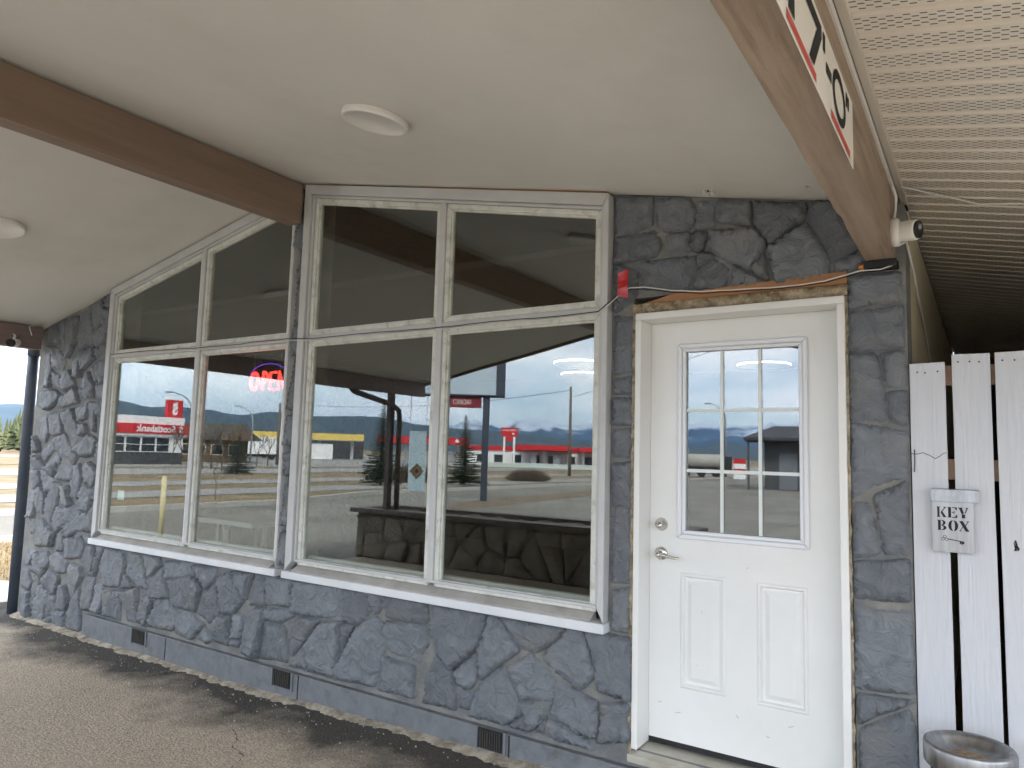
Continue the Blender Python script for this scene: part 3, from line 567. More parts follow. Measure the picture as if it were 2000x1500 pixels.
ZONES = [
 (40, 540, .13333, [[(360,740),(600,640),(820,570),(810,880),(660,1210),(540,1020),(430,960)],[(830,560),(980,400),(1000,660),(1060,980),(850,1060),(800,900)],[(990,400),(1160,320),(1200,500),(1200,660),(1080,780),(1010,640)],[(1170,310),(1400,180),(1370,450),(1200,460)],[(1200,480),(1365,470),(1330,810),(1230,840),(1200,700)],[(1080,790),(1190,690),(1210,900),(1070,1050),(1040,900)],[(1240,850),(1330,830),(1300,1480),(1220,1450),(1220,1000)],[(850,1070),(1040,1020),(1050,1200),(930,1330),(870,1380),(820,1150)],[(1060,1060),(1210,950),(1215,1110),(1060,1190)],[(350,1000),(540,1030),(630,1230),(580,1380),(440,1340),(430,1120)],[(680,1210),(790,940),(830,1080),(860,1480),(760,1480)],[(980,1340),(1210,1130),(1215,1400),(1160,1560),(1060,1540)],[(345,1010),(425,1120),(420,1630),(330,1640)]]),
 (40, 720, .13333, [[(410,20),(540,90),(540,280),(425,290)],[(590,40),(690,0),(770,230),(630,350),(580,300)],[(900,150),(970,20),(1040,200),(1030,430),(940,440),(900,280)],[(1075,230),(1280,190),(1260,450),(1060,450)],[(260,320),(470,300),(560,390),(440,560),(340,620),(270,560)],[(560,380),(640,360),(780,260),(820,490),(560,580),(470,560)],[(810,320),(860,280),(920,400),(910,470),(830,490)],[(750,580),(940,500),(930,730),(820,780)],[(950,480),(1050,480),(1060,940),(960,900),(940,700)],[(1070,480),(1250,470),(1210,840),(1120,690),(1060,700)],[(1100,790),(1150,800),(1220,920),(1180,1030),(1085,980)],[(220,680),(360,660),(400,930),(320,1100),(230,1040)],[(380,650),(560,620),(580,950),(420,990)],[(590,620),(740,580),(830,1000),(720,1160),(620,900)],[(820,800),(910,790),(950,930),(850,990)],[(780,1130),(960,950),(1080,1030),(1060,1270),(870,1300),(730,1180)],[(1100,1060),(1190,1080),(1170,1440),(1060,1290)],[(460,1030),(620,940),(700,1160),(690,1330),(560,1290),(480,1180)],[(290,1230),(440,1030),(480,1180),(300,1380)],[(720,1190),(820,1270),(740,1420),(690,1340)],[(340,1400),(490,1230),(550,1310),(500,1490),(400,1500)],[(160,1260),(240,1280),(330,1480),(150,1500)],[(170,960),(230,1060),(250,1200),(160,1240)]]),
 (20, 900, .12, [[(560,100),(720,0),(740,60),(660,290),(620,240)],[(480,130),(520,110),(650,300),(640,470),(530,500),(490,330)],[(720,60),(830,40),(960,120),(960,350),(700,310)],[(990,110),(1090,20),(1120,250),(1060,630),(950,600),(960,380)],[(1140,150),(1250,0),(1450,190),(1290,450),(1150,300)],[(780,400),(930,390),(930,640),(980,690),(900,770),(780,680)],[(690,330),(790,380),(720,680),(600,1050),(510,960),(540,650)],[(390,480),(480,400),(550,540),(510,880),(460,870),(380,720)],[(1090,540),(1160,340),(1270,500),(1270,680),(1220,830),(1090,820)],[(1290,470),(1420,370),(1420,650),(1290,660)],[(840,780),(1080,660),(1085,1000),(1110,1140),(1010,1170),(900,1260),(840,1080)],[(720,720),(830,790),(830,1040),(700,1180),(640,1050)],[(1100,850),(1230,830),(1380,680),(1360,1200),(1120,1140)],[(350,930),(500,930),(540,1040),(690,1180),(640,1400),(360,1400)],[(260,480),(370,490),(360,720),(340,920),(240,930)],[(270,950),(350,950),(340,1180),(260,1210)],[(740,1240),(830,1100),(870,1300),(850,1480),(700,1480)],[(330,150),(470,140),(480,330),(380,470),(320,460)]]),
 (20, 1040, .1467, [[(740,80),(900,30),(950,190),(880,340),(740,370)],[(920,40),(1060,60),(1070,160),(960,170)],[(960,190),(1070,170),(1100,350),(1030,590),(960,580),(880,380)],[(1120,200),(1210,190),(1090,600),(1060,580)],[(1220,200),(1460,250),(1500,420),(1440,740),(1220,730),(1150,480)],[(510,300),(620,250),(740,390),(690,550),(610,550),(520,450)],[(310,270),(470,240),(500,380),(390,600),(290,500)],[(180,200),(310,260),(220,450),(170,400)],[(720,480),(770,400),(910,460),(940,580),(860,720),(770,880),(710,730)],[(390,640),(500,490),(610,570),(620,660),(560,840),(450,760)],[(140,460),(210,500),(255,700),(220,780),(120,720)],[(930,600),(1090,610),(1080,760),(1060,1050),(910,1040),(900,750)],[(1090,700),(1190,690),(1220,900),(1170,1090),(1070,1060)],[(1230,770),(1440,780),(1420,1190),(1190,1110),(1225,950)],[(580,800),(620,700),(690,700),(740,890),(700,1050),(550,1040)],[(770,900),(890,730),(900,1040),(890,1330),(700,1300),(720,1080)],[(270,560),(350,600),(340,760),(260,1050),(240,1180),(230,900)],[(350,700),(450,800),(430,1000),(400,1210),(250,1180),(300,950)],[(450,820),(560,860),(540,1130),(440,1120)],[(540,1060),(700,1060),(680,1300),(510,1260)],[(130,740),(230,800),(220,1150),(90,1130)],[(440,1140),(520,1140),(510,1250),(430,1220)]]),
 (200, 1050, .18, [[(190,590),(350,560),(350,680),(310,930),(220,910)],[(290,170),(380,180),(460,570),(340,540),(240,390)],[(380,180),(590,220),(610,300),(460,440)],[(240,400),(350,550),(190,550)],[(470,460),(630,350),(680,660),(500,660)],[(660,260),(940,280),(960,370),(850,450),(660,450)],[(670,460),(960,410),(1040,560),(970,810),(740,750)],[(960,300),(1220,330),(1200,440),(1090,580)],[(1060,640),(1190,540),(1230,830),(1110,950),(1010,820)],[(1220,420),(1370,370),(1500,690),(1400,830),(1250,830)],[(1390,370),(1600,400),(1530,680),(1400,480)],[(1620,400),(1730,430),(1740,740),(1550,740)],[(400,640),(490,620),(540,680),(440,960),(330,920)],[(550,690),(700,680),(790,950),(720,1020),(480,960)],[(750,790),(850,770),(1070,950),(930,1110),(790,1040)],[(960,1100),(1080,980),(1150,1120),(1090,1160)],[(1140,1000),(1250,850),(1360,860),(1340,1180),(1170,1140)],[(1380,860),(1490,850),(1460,1100),(1370,1090)],[(1370,1110),(1470,1120),(1450,1200),(1360,1170)],[(1500,870),(1580,780),(1740,770),(1690,1050),(1650,1320),(1480,1250)]]),
 (500, 1100, .18, [[(75,130),(380,190),(340,480),(80,460)],[(390,190),(910,280),(890,570),(740,610),(370,540)],[(920,285),(1140,320),(1220,530),(1050,690),(910,610)],[(1150,320),(1320,350),(1310,520),(1260,560)],[(1340,350),(1820,430),(1830,650),(1740,680),(1380,590)],[(90,500),(370,500),(380,580),(220,660),(70,610)],[(60,650),(290,710),(300,1080),(20,1040)],[(310,700),(440,590),(650,630),(560,760),(360,1020),(310,1000)],[(500,900),(680,640),(900,640),(830,1250),(540,1180)],[(900,650),(1030,690),(850,1060)],[(1060,720),(1270,580),(1340,650),(1370,880),(1300,1180),(1250,1350),(860,1260),(850,1150)],[(1360,640),(1600,660),(1840,690),(1830,900),(1720,1090),(1400,950)],[(1350,1020),(1680,1130),(1680,1470),(1290,1390)],[(370,1080),(480,960),(520,1170),(330,1120)]]),
 (840, 1150, .2, [[(0,170),(530,250),(450,570),(200,800),(40,580),(-20,400)],[(560,270),(610,280),(840,610),(480,890),(450,600)],[(640,290),(1290,390),(1240,490),(1010,640),(860,600)],[(1320,400),(1470,430),(1580,860),(1440,1010),(1160,770),(1080,660)],[(1490,430),(1730,450),(1940,520),(1940,1110),(1620,1010),(1590,860)],[(230,800),(430,640),(440,890),(360,990),(280,950)],[(-70,920),(40,620),(220,860),(220,1200),(-100,1120)],[(290,1000),(410,1040),(350,1190),(270,1170)],[(480,910),(690,780),(840,1100),(890,1230),(710,1340),(360,1240)],[(740,780),(950,640),(1210,890),(1150,1110),(850,1080)],[(1230,930),(1610,1120),(1620,1440),(1500,1470),(1130,1240)],[(870,1110),(1160,1120),(1110,1290),(960,1390)],[(740,1350),(900,1240),(960,1410)],[(1130,1300),(1350,1370),(1500,1490),(1560,1600),(1090,1440)],[(1640,1130),(1940,1140),(1940,1500),(1620,1500)],[(1000,1400),(1110,1300),(1100,1440)]]),
 (1150, 350, .325, [[(145,100),(370,100),(365,270),(150,340)],[(390,110),(600,110),(640,180),(600,290),(480,310),(400,280)],[(650,110),(740,110),(740,260),(640,290)],[(760,115),(960,120),(970,270),(760,240)],[(990,130),(1290,130),(1290,230),(1080,380),(990,260)],[(1310,130),(1480,135),(1640,400),(1450,490),(1310,260)],[(150,350),(380,300),(430,380),(390,450),(150,500)],[(450,330),(600,320),(590,420),(460,440)],[(620,310),(690,310),(670,420),(610,410)],[(720,310),(990,280),(1050,380),(1010,470),(970,530),(830,490),(710,410)],[(1070,400),(1300,260),(1440,480),(1440,570),(1120,620)],[(300,500),(640,450),(620,650),(310,650)],[(650,520),(740,470),(830,530),(800,650),(640,650)],[(860,510),(1000,590),(1090,630),(850,650)],[(1460,500),(1640,420),(1690,500),(1460,570)],[(150,510),(280,540),(270,700),(150,790)],[(650,440),(700,430),(740,460),(650,510)],[(970,540),(1050,430),(1060,590)]]),
 (1150, 340, .35, [[(1430,560),(1740,530),(1750,700),(1440,750)],[(1440,760),(1755,720),(1760,970),(1440,990)],[(1445,1000),(1600,990),(1650,1190),(1660,1380),(1450,1380)],[(1620,990),(1765,980),(1770,1190),(1660,1200)],[(1660,1210),(1775,1200),(1780,1410),(1670,1380)]]),
 (1150, 800, .35, [[(1450,70),(1560,80),(1780,120),(1780,380),(1560,440),(1460,510)],[(1470,520),(1560,510),(1600,640),(1620,820),(1470,830)],[(1580,480),(1780,390),(1790,820),(1640,820),(1610,650)],[(1470,850),(1790,840),(1795,1090),(1460,1060)]]),
 (1600, 900, .4, [[(165,730),(455,735),(465,1160),(165,1120)],[(175,1140),(465,1180),(440,1200),(185,1300)],[(190,1320),(440,1220),(475,1350),(480,1700),(190,1700)]]),
 (1180, 560, .625, [[(24,85),(88,90),(84,265),(20,275)],[(20,285),(84,275),(84,335),(18,335)],[(18,345),(84,345),(84,430),(16,435)],[(16,445),(84,440),(82,535),(14,535)],[(14,550),(82,545),(80,700),(12,690)],[(12,705),(80,715),(78,930),(10,930)],[(10,945),(78,940),(76,1090),(14,1080)]]),
]
sid = 0
for x0, y0, k, polys in ZONES:
    smooth_zone = (x0, y0) in ((1180, 560), (1600, 900), (1150, 800), (1150, 340))
    for pl in polys:
        sid += 1; q = []
        for a, b2 in pl:
            w_ = onwall(x0+a*k, y0+b2*k, -0.005); cx = max(-7.84, min(-0.264, w_.x)); q.append((cx, min(w_.z, ceil(cx)-0.015)))
        me = stone_mesh(q, sid, relief=0.55 if smooth_zone else 1.0, proud=0.026 if smooth_zone else 0.034, joint=-0.004 if smooth_zone else (-0.011 if x0 == 1150 else (-0.006 if x0 < 100 else -0.010)))
        if me: link('stone', me, M['stone'], wall_o)
z = 0.86; random.seed(3)
while z < 3.15:                                # narrow column between the windows
    h = random.uniform(0.2, 0.42); q = [(-4.05, z), (-3.93, z+random.uniform(-.03, .03)), (-3.93, z+h), (-4.05, z+h+random.uniform(-.03, .03))]
    sid += 1; me = stone_mesh(q, sid, joint=0.006, proud=0.05); z += h
    if me: link('stone', me, M['stone'], wall_o)

# foundation band, vents, sandy lip
MB().box(-6.52, -0.275, -0.012, 0.028, -0.12, 0.192).build('foundation', M['foundation'], office, bevel=0.004)
for (xa, xb) in ((-5.735, -5.55), (-4.025, -3.845), (-2.338, -2.175)):
    v = MB().box(xa, xb, -0.016, -0.0125, 0.088, 0.192).build('vent', M['black'], office)
    for i in range(9):
        xx = xa+0.012+(xb-xa-0.024)*(i+0.5)/9
        MB().box(xx-0.0035, xx+0.0035, -0.024, -0.0165, 0.094, 0.187).build('slat', mat('vent_slat', (0.045, 0.042, 0.038), None, 0.6) if 'vent_slat' not in bpy.data.materials else bpy.data.materials['vent_slat'], v)
    MB().box(xa-0.012, xa-0.001, -0.021, -0.0125, 0.08, 0.197).build('vent_frame', M['foundation'], v); MB().box(xb+0.001, xb+0.018, -0.021, -0.0125, 0.08, 0.197).build('vent_frame', M['foundation'], v)
for xs_ in (-5.28, -3.78, -2.14): MB().box(xs_-0.004, xs_+0.004, -0.0145, -0.0122, 0.03, 0.19).build('seam', M['black'], office)
lip = MB(); vs = []; fs = []; n = 420
for i in range(n+1):
    x = -7.78+7.5*i/n; g_ = rise(x, 0); wd = 0.066+0.045*fb((x, 0, 1), 2.2)+0.03*fb((x, 0, 5), 9)+0.02*fb((x, 0, 5), 37); h = 0.014+0.010*fb((x, 3, 1), 3)+0.004*fb((x, 3, 8), 16)
    yb = -0.01 if x > -6.52 else -0.005
    for yy, zz in ((yb+0.03, g_+h+0.012), (yb-0.012, g_+h), (yb-wd*0.45, g_+h*0.7+0.008*fb((x, 8, 1), 14)), (yb-wd, g_-0.002), (yb-wd-0.02, g_-0.03)): vs.append((x, yy, zz))
for i in range(n):
    for j in range(4): fs.append((i*5+j, (i+1)*5+j, (i+1)*5+j+1, i*5+j+1))
lip.add(vs, fs).build('concrete_lip', mat('sandy_concrete', (0.22, 0.185, 0.14), (0.46, 0.41, 0.325), 0.95, 14, 9, bump=1.0, bscale=45, c3=(0.12, 0.105, 0.085), s3=6), office, smooth=True)

# ------------------------------------------------------------------ windows
M['sill_tan'] = mat('weathered_sill', (0.34, 0.32, 0.29), (0.46, 0.44, 0.41), 0.7, 6, 8, bump=0.3, bscale=50)
def ring(poly, w):
    o = poly if sum(poly[i][0]*poly[(i+1) % len(poly)][1]-poly[(i+1) % len(poly)][0]*poly[i][1] for i in range(len(poly))) > 0 else poly[::-1]
    i_ = inset(o, w); return [[o[k], o[(k+1) % len(o)], i_[(k+1) % len(o)], i_[k]] for k in range(len(o))], i_
def shrink_quad(q, g=0.0012): return inset(q, g)
def window(x0, x1, zb, zt0, zt1, xm, zr, label, rw=0.036):
    win = MB().prism(ring([(x0+0.05, zb+0.04), (x1-0.05, zb+0.04), (x1-0.05, zt1-0.05), (x0+0.05, zt0-0.05)], 0.06)[0][0], 0.075, 0.11).build('window', M['casing'], office); win['label'] = label
    outer = [(x0, zb), (x1, zb), (x1, zt1), (x0, zt0)]
    mem, inn = ring(outer, 0.066)
    sl_ = (zt1-zt0)/(x1-x0); inn = [(p[0]+(0.066-rw if p[0] > xm else 0), p[1]+((0.066-rw)*sl_ if p[0] > xm and p[1] > zr else 0)) for p in inn]; mem = [[outer[k], outer[(k+1) % 4], inn[(k+1) % 4], inn[k]] for k in range(4)]
    for q in mem[1:]: MB().prism(shrink_quad(q), -0.038, 0.03).build('casing', M['casing'], win, bevel=0.004)
    mem, inn2 = ring(inn, 0.018)
    for q in mem: MB().prism(shrink_quad(q, 0.0006), -0.020, 0.05).build('stop', M['casing'], win, bevel=0.003)
    # sill
    MB().prism([(x0-0.008, zb-0.044), (x1+0.012, zb-0.044), (x1+0.012, zb+0.004), (x0-0.008, zb+0.004)], -0.056, 0.06).build('sill', M['sill'], win, bevel=0.004)
    MB().hexa([(x0+0.07, -0.036, zb+0.0045), (x1-0.07, -0.036, zb+0.0045), (x1-0.07, 0.03, zb+0.0045), (x0+0.07, 0.03, zb+0.0045)],
              [(x0+0.07, -0.030, zb+0.012), (x1-0.07, -0.030, zb+0.012), (x1-0.07, 0.03, zb+0.050), (x0+0.07, 0.03, zb+0.050)]).build('sloped_sill', M['sill_tan'], win)
    xs0, xs1 = x0+0.066+0.018, x1-rw-0.018; zb2 = zb+0.066+0.010
    top = lambda x: zt0+(zt1-zt0)*(x-x0)/(x1-x0)-0.066*1.02-0.018*1.02
    zq = lambda x: top(x)
    MB().prism([(xm-0.022, zb2), (xm+0.022, zb2), (xm+0.022, zq(xm+0.022)), (xm-0.022, zq(xm-0.022))], -0.018, 0.045).build('mullion', M['casing'], win, bevel=0.003)
    for a, b2 in ((xs0, xm-0.0225), (xm+0.0225, xs1)):
        MB().box(a+0.001, b2-0.001, -0.016, 0.045, zr-0.016, zr+0.016).build('rail', M['casing'], win, bevel=0.003)
        for lo, hi0, hi1 in ((zb2-0.03, zr-0.0165, zr-0.0165), (zr+0.0165, zq(a), zq(b2))):
            cell = [(a, lo), (b2, lo), (b2, hi1), (a, hi0)]
            mem, ci = ring(cell, 0.031)
            for q in mem: MB().prism(shrink_quad(q, 0.0006), -0.006, 0.050).build('sash', M['sash'], win, bevel=0.004)
            mem, ci2 = ring(ci, 0.010)
            for q in mem: MB().prism(shrink_quad(q, 0.0003), 0.008, 0.030).build('putty', M['sash'], win)
            MB().prism(inset(ci, -0.012), 0.020, 0.024).build('pane', M['glass'], win)
    return win
window(-6.45, -4.035, 0.84, ceil(-6.45)-0.012, ceil(-4.035)-0.012, -5.12, 2.41, 'left trapezoid picture window with four panes and grey casing', 0.022)
window(-3.95, -1.598, 0.84, ceil(-3.95)-0.012, ceil(-1.598)-0.012, -2.715, 2.41, 'right trapezoid picture window with four panes and grey casing')
MB().prism([(-2.9, ceil(-2.9)-0.011), (-1.62, ceil(-1.62)-0.011), (-1.62, ceil(-1.62)-0.001), (-2.9, ceil(-2.9)-0.001)], -0.02, 0.02).build('gap_strip', M['raw_wood'], office)

# ------------------------------------------------------------------ door
M['scuff'] = mat('scuff', (0.36, 0.35, 0.33), None, 0.7)
DP = 0.14                                       # face of the slab
fr = MB().box(DX0, DX0+0.030, 0.0, 0.23, DZ0, DZ1-0.034).build('door_frame', M['jamb'], office, bevel=0.003)
MB().box(DX1-0.033, DX1, 0.0, 0.23, DZ0-0.12, DZ1-0.034).build('jamb', M['jamb'], fr, bevel=0.003)
MB().box(DX0, DX1, 0.0, 0.23, DZ1-0.0335, DZ1).build('head', M['jamb'], fr, bevel=0.003)
MB().box(DX0+0.0305, DX1-0.0335, DP+0.002, DP+0.03, DZ1-0.046, DZ1-0.034).build('stop', M['jamb'], fr)
MB().hexa([(DX0-0.005, -0.035, DZ0-0.05), (DX1+0.003, -0.035, DZ0-0.05), (DX1+0.003, 0.23, DZ0-0.05), (DX0-0.005, 0.23, DZ0-0.05)],
          [(DX0-0.005, -0.035, DZ0-0.014), (DX1+0.003, -0.035, DZ0-0.014), (DX1+0.003, 0.23, DZ0-0.0015), (DX0-0.005, 0.23, DZ0-0.0015)]).build('threshold', M['threshold'], fr, bevel=0.003)
def dpt(px, py, y=DP): p = onwall(px, py, y); return p.x, p.z
sx0, sx1, sz0, sz1 = DX0+0.031, DX1-0.034, DZ0+0.028, DZ1-0.036
lx0 = (dpt(1325, 674)[0]+dpt(1324.3, 1049)[0])/2; lx1 = (dpt(1577.7, 657)[0]+dpt(1582.3, 1076)[0])/2
lz1 = (dpt(1325, 674)[1]+dpt(1577.7, 657)[1])/2; lz0 = (dpt(1324.3, 1049)[1]+dpt(1582.3, 1076.5)[1])/2
ix0, ix1, iz0, iz1 = lx0+0.036, lx1-0.036, lz0+0.036, lz1-0.036
# slab with an opening and two pressed panels, as one skin
pan = []
for pts in (((1328.5, 1117), (1418, 1128), (1418, 1363), (1329, 1341)), ((1477, 1136), (1578.8, 1149), (1580, 1397), (1481, 1378))):
    q = [dpt(*p) for p in pts]; pan.append(((q[0][0]+q[3][0])/2, (q[1][0]+q[2][0])/2, (q[2][1]+q[3][1])/2, (q[0][1]+q[1][1])/2))
slab = MB(); xs_ = sorted({sx0, sx1, ix0, ix1, *[v for p in pan for v in p[:2]]}); zs_ = sorted({sz0, sz1, iz0, iz1, *[v for p in pan for v in p[2:]]})
def hole(xa, xb, za, zb):
    cx, cz = (xa+xb)/2, (za+zb)/2
    return (ix0 < cx < ix1 and iz0 < cz < iz1) or any(p[0] < cx < p[1] and p[2] < cz < p[3] for p in pan)
for xa, xb in zip(xs_[:-1], xs_[1:]):
    for za, zb in zip(zs_[:-1], zs_[1:]):
        if not hole(xa, xb, za, zb): slab.add([(xa, DP, za), (xb, DP, za), (xb, DP, zb), (xa, DP, zb)], [(0, 1, 2, 3)])
slab.add([(sx0, DP, sz0), (sx1, DP, sz0), (sx1, DP+0.045, sz0), (sx0, DP+0.045, sz0)], [(0, 3, 2, 1)])
slab.add([(sx0, DP+0.045, sz0), (sx1, DP+0.045, sz0), (sx1, DP+0.045, iz0), (sx0, DP+0.045, iz0)], [(0, 1, 2, 3)])
for (ax, ay), (bx_, by_) in (((ix0, iz0), (ix1, iz0)), ((ix1, iz0), (ix1, iz1)), ((ix1, iz1), (ix0, iz1)), ((ix0, iz1), (ix0, iz0))):
    slab.add([(ax, DP, ay), (bx_, DP, by_), (bx_, DP+0.045, by_), (ax, DP+0.045, ay)], [(0, 1, 2, 3)])
door_me = bpy.data.meshes.new('door'); door_me.from_pydata(slab.v, [], slab.f)
door = link('door', door_me, M['door'], office); door['label'] = 'white panelled door with nine-light window'
for xa, xb, za, zb in pan:
    pr = [(0, 0), (0.006, -0.006), (0.016, -0.006), (0.022, 0.009), (0.034, 0.009), (0.055, -0.001)]
    mb = MB(); rings = []
    for d_, h_ in pr: rings.append([(xa+d_, DP+h_, za+d_), (xb-d_, DP+h_, za+d_), (xb-d_, DP+h_, zb-d_), (xa+d_, DP+h_, zb-d_)])
    vs = [p for r_ in rings for p in r_]; fs = []
    for i in range(len(pr)-1):
        for j in range(4): fs.append((i*4+j, i*4+(j+1) % 4, (i+1)*4+(j+1) % 4, (i+1)*4+j))
    fs.append(tuple((len(pr)-1)*4+j for j in range(4)))
    mb.add(vs, fs).build('panel', M['door'], door)
for q, n_ in zip(ring([(lx0, lz0), (lx1, lz0), (lx1, lz1), (lx0, lz1)], 0.022)[0], range(4)): MB().prism(shrink_quad(q, 0.0004), DP-0.016, DP-0.0005).build('lite_frame', M['lite'], door, bevel=0.004)
for q in ring([(lx0+0.0225, lz0+0.0225), (lx1-0.0225, lz0+0.0225), (lx1-0.0225, lz1-0.0225), (lx0+0.0225, lz1-0.0225)], 0.018)[0]: MB().prism(shrink_quad(q, 0.0004), DP-0.009, DP+0.012).build('lite_bead', M['lite'], door, bevel=0.003)
gx = [ix0+(ix1-ix0)*k/3 for k in range(4)]; gz = [iz0+(iz1-iz0)*k/3 for k in range(4)]
for i in range(3):
    for j in range(3): MB().box(gx[i]+0.0004, gx[i+1]-0.0004, DP+0.012, DP+0.016, gz[j]+0.0004, gz[j+1]-0.0004).build('pane', M['door_glass'], door)
for k in (1, 2):
    MB().box(gx[k]-0.008, gx[k]+0.008, DP+0.0055, DP+0.0105, iz0+0.006, iz1-0.006).build('muntin', M['muntin'], door)
    for i in range(3): MB().box(gx[i]+(0.009 if i else 0.006), gx[i+1]-(0.009 if i < 2 else 0.006), DP+0.0055, DP+0.0105, gz[k]-0.008, gz[k]+0.008).build('muntin', M['muntin'], door)
MB().box(sx0, sx1, DP+0.004, DP+0.04, DZ0+0.001, sz0-0.001).build('door_sweep', M['black'], door)
bx0, bz0 = dpt(1291, 1024, DP-0.01)
MB().lathe([(0.0, -0.046), (0.0155, -0.045), (0.0165, -0.041), (0.0165, -0.030), (0.020, -0.024), (0.030, -0.010), (0.0325, -0.002), (0.0325, 0.0)], (bx0, DP-0.0008, bz0), 32, 'y').build('deadbolt', M['nickel'], door, smooth=True)
kx, kz = dpt(1290.5, 1081, DP-0.01)
hd = MB().lathe([(0.0, -0.014), (0.018, -0.013), (0.028, -0.009), (0.033, -0.003), (0.033, 0.0)], (kx, DP-0.0008, kz), 32, 'y').lathe([(0.0, -0.062), (0.011, -0.061), (0.0125, -0.058), (0.0125, -0.014)], (kx, DP, kz), 20, 'y')
hd.tube([(kx, DP-0.05, kz), (kx+0.03, DP-0.052, kz-0.002), (kx+0.065, DP-0.05, kz-0.008), (kx+0.09, DP-0.047, kz-0.012), (kx+0.105, DP-0.043, kz-0.009)], [0.0105, 0.009, 0.0075, 0.006, 0.0045], 12)
hd.build('lever_handle', M['nickel'], door, smooth=True)
for px, py, l_, a_ in ((1371, 1196, 0.012, 1.9), (1290, 1370, 0.01, 0.3), (1325, 1392, 0.016, 0.1), (1440, 1400, 0.01, 2.4), (1362, 1300, 0.006, 1.2), (1545, 1420, 0.014, 0.4), (1500, 1440, 0.008, 2.9), (1460, 1110, 0.006, 0.8)):
    cx_, cz_ = dpt(px, py); MB().tube([(cx_-math.cos(a_)*l_, DP-0.0003, cz_-math.sin(a_)*l_), (cx_, DP-0.0005, cz_+0.001), (cx_+math.cos(a_)*l_, DP-0.0003, cz_+math.sin(a_)*l_)], [0.0006, 0.0014, 0.0005], 5).build('scuff', M['scuff'], door)
# torn-out surround: raw header, insulation
hp = []
for i in range(40): hp.append((DX0-0.015+(DX1-DX0+0.027)*i/39))
vs = []; fs = []
for i, x in enumerate(hp):
    for j in range(5):
        zz = DZ1+0.002+(GAP*0.58)*j/4; vs.append((x, 0.018+0.018*fb((x, zz, 3), 14)-0.01*math.sin(math.pi*j/4), zz))
for i in range(39):
    for j in range(4): fs.append((i*5+j, (i+1)*5+j, (i+1)*5+j+1, i*5+j+1))
MB().add(vs, fs).build('insulation', M['foam'], fr, smooth=True)
MB().prism([(DX0+0.05, DZ1+GAP*0.6), (DX1+0.01, DZ1+GAP*0.62), (DX1+0.01, DZ1+GAP+0.02), (DX0+0.2, DZ1+GAP)], 0.006, 0.03).build('header_board', M['raw_wood'], fr)
for xa, xb, zb_ in ((DX0-0.019, DX0-0.001, DZ1+0.05), (DX1+0.001, DX1+0.011, DZ1)):
    vs = []; fs = []; n = 120
    for i in range(n+1):
        zz = DZ0-0.02+(zb_-DZ0+0.02)*i/n
        for k in range(3):
            xx = xa+(xb-xa)*k/2; vs.append((xx+(0.004*fb((zz, k, 4), 20) if k != 1 else 0), 0.012+0.014*fb((xx*3, 5, zz), 16), zz))
    for i in range(n):
        for k in range(2): fs.append((i*3+k, i*3+k+1, (i+1)*3+k+1, (i+1)*3+k))
    MB().add(vs, fs).build('insulation', M['foam'], fr, smooth=True)

# room behind the glass
MB().box(-7.6, -0.31, 0.245, 6.2, 0.15, 0.279).build('room_floor', M['room_floor'], office)
MB().box(-7.6, -0.31, 6.2, 6.3, 0.15, 3.9).build('room_wall', M['room_wall'], office)
MB().box(-7.815, -7.61, 0.245, 6.3, -0.1, ceil(-7.61)+0.04).build('end_wall', M['stone'], office)
MB().box(-0.30, -0.263, 0.245, 6.2, -0.1, ceil(-0.262)+0.03).build('side_wall', M['cream'], office)
MB().box(-7.6, -0.31, 0.26, 6.19, 2.82, 2.86).build('room_ceiling', M['room_ceiling'], office)

# ================================================================== BESIDE THE DOOR: soffit, fence, wing
wing = thing('motel_wing', 'cream motel wing with vented soffit right of the white fence', 'building', (2.6, 2, 0))
SX0, SZ0, SS = -0.272, 2.828, -0.21
def soz(x): return SZ0+SS*(x-SX0)
mb = MB(); Lx = 2.55; pit = 0.1085
# one pressed strip: flat vented pan between two V grooves (local y across, x along)
prf = [(-pit/2, 0.0), (-pit/2+0.003, 0.013), (-pit/2+0.017, 0.013), (-pit/2+0.021, 0.0), (-pit/2+0.03, 0.0), (pit/2, 0.0)]
vs = []; fs = []
for i in range(2):
    for yy, zz in prf: vs.append((i*Lx, yy, zz+SS*i*Lx))
for j in range(len(prf)-1): fs.append((j, j+1, len(prf)+j+1, len(prf)+j))
sme = bpy.data.meshes.new('soffit_strip'); sme.from_pydata(vs, [], fs); sme.materials.append(M['soffit'])
y = -2.62
while y < 5.4:
    o = link('soffit_strip', sme, None, wing); o.location = (SX0, y, SZ0); y += pit
MB().hexa([(SX0-0.03, -2.7, SZ0+0.03), (SX0+Lx+0.1, -2.7, soz(SX0+Lx)+0.03), (SX0+Lx+0.1, 5.5, soz(SX0+Lx)+0.03), (SX0-0.03, 5.5, SZ0+0.03)],
          [(SX0-0.03, -2.7, SZ0+0.2), (SX0+Lx+0.1, -2.7, soz(SX0+Lx)+0.2), (SX0+Lx+0.1, 5.5, soz(SX0+Lx)+0.2), (SX0-0.03, 5.5, SZ0+0.2)]).build('roof', M['roof'], wing)
MB().box(-0.291, -0.262, -2.7, 0.24, 2.812, 2.842).build('soffit_trim', M['soffit_trim'], wing, bevel=0.003)
MB().prism([(-0.2915, SZ0-0.02), (SX0+Lx+0.1, soz(SX0+Lx+0.1)-0.02), (SX0+Lx+0.1, soz(SX0+Lx+0.1)+0.2), (-0.2915, SZ0+0.2)], -2.73, -2.701).build('fascia', M['beam'], wing)
MB().box(2.1, 2.3, 0.0, 5.4, -0.1, 2.4).build('wall', M['cream'], wing)
MB().box(-0.26, 2.1, 5.4, 5.5, -0.1, 2.95).build('passage_shade_wall', M['shade_wall'], wing)  # added to close the passage; its shade is put into the colour
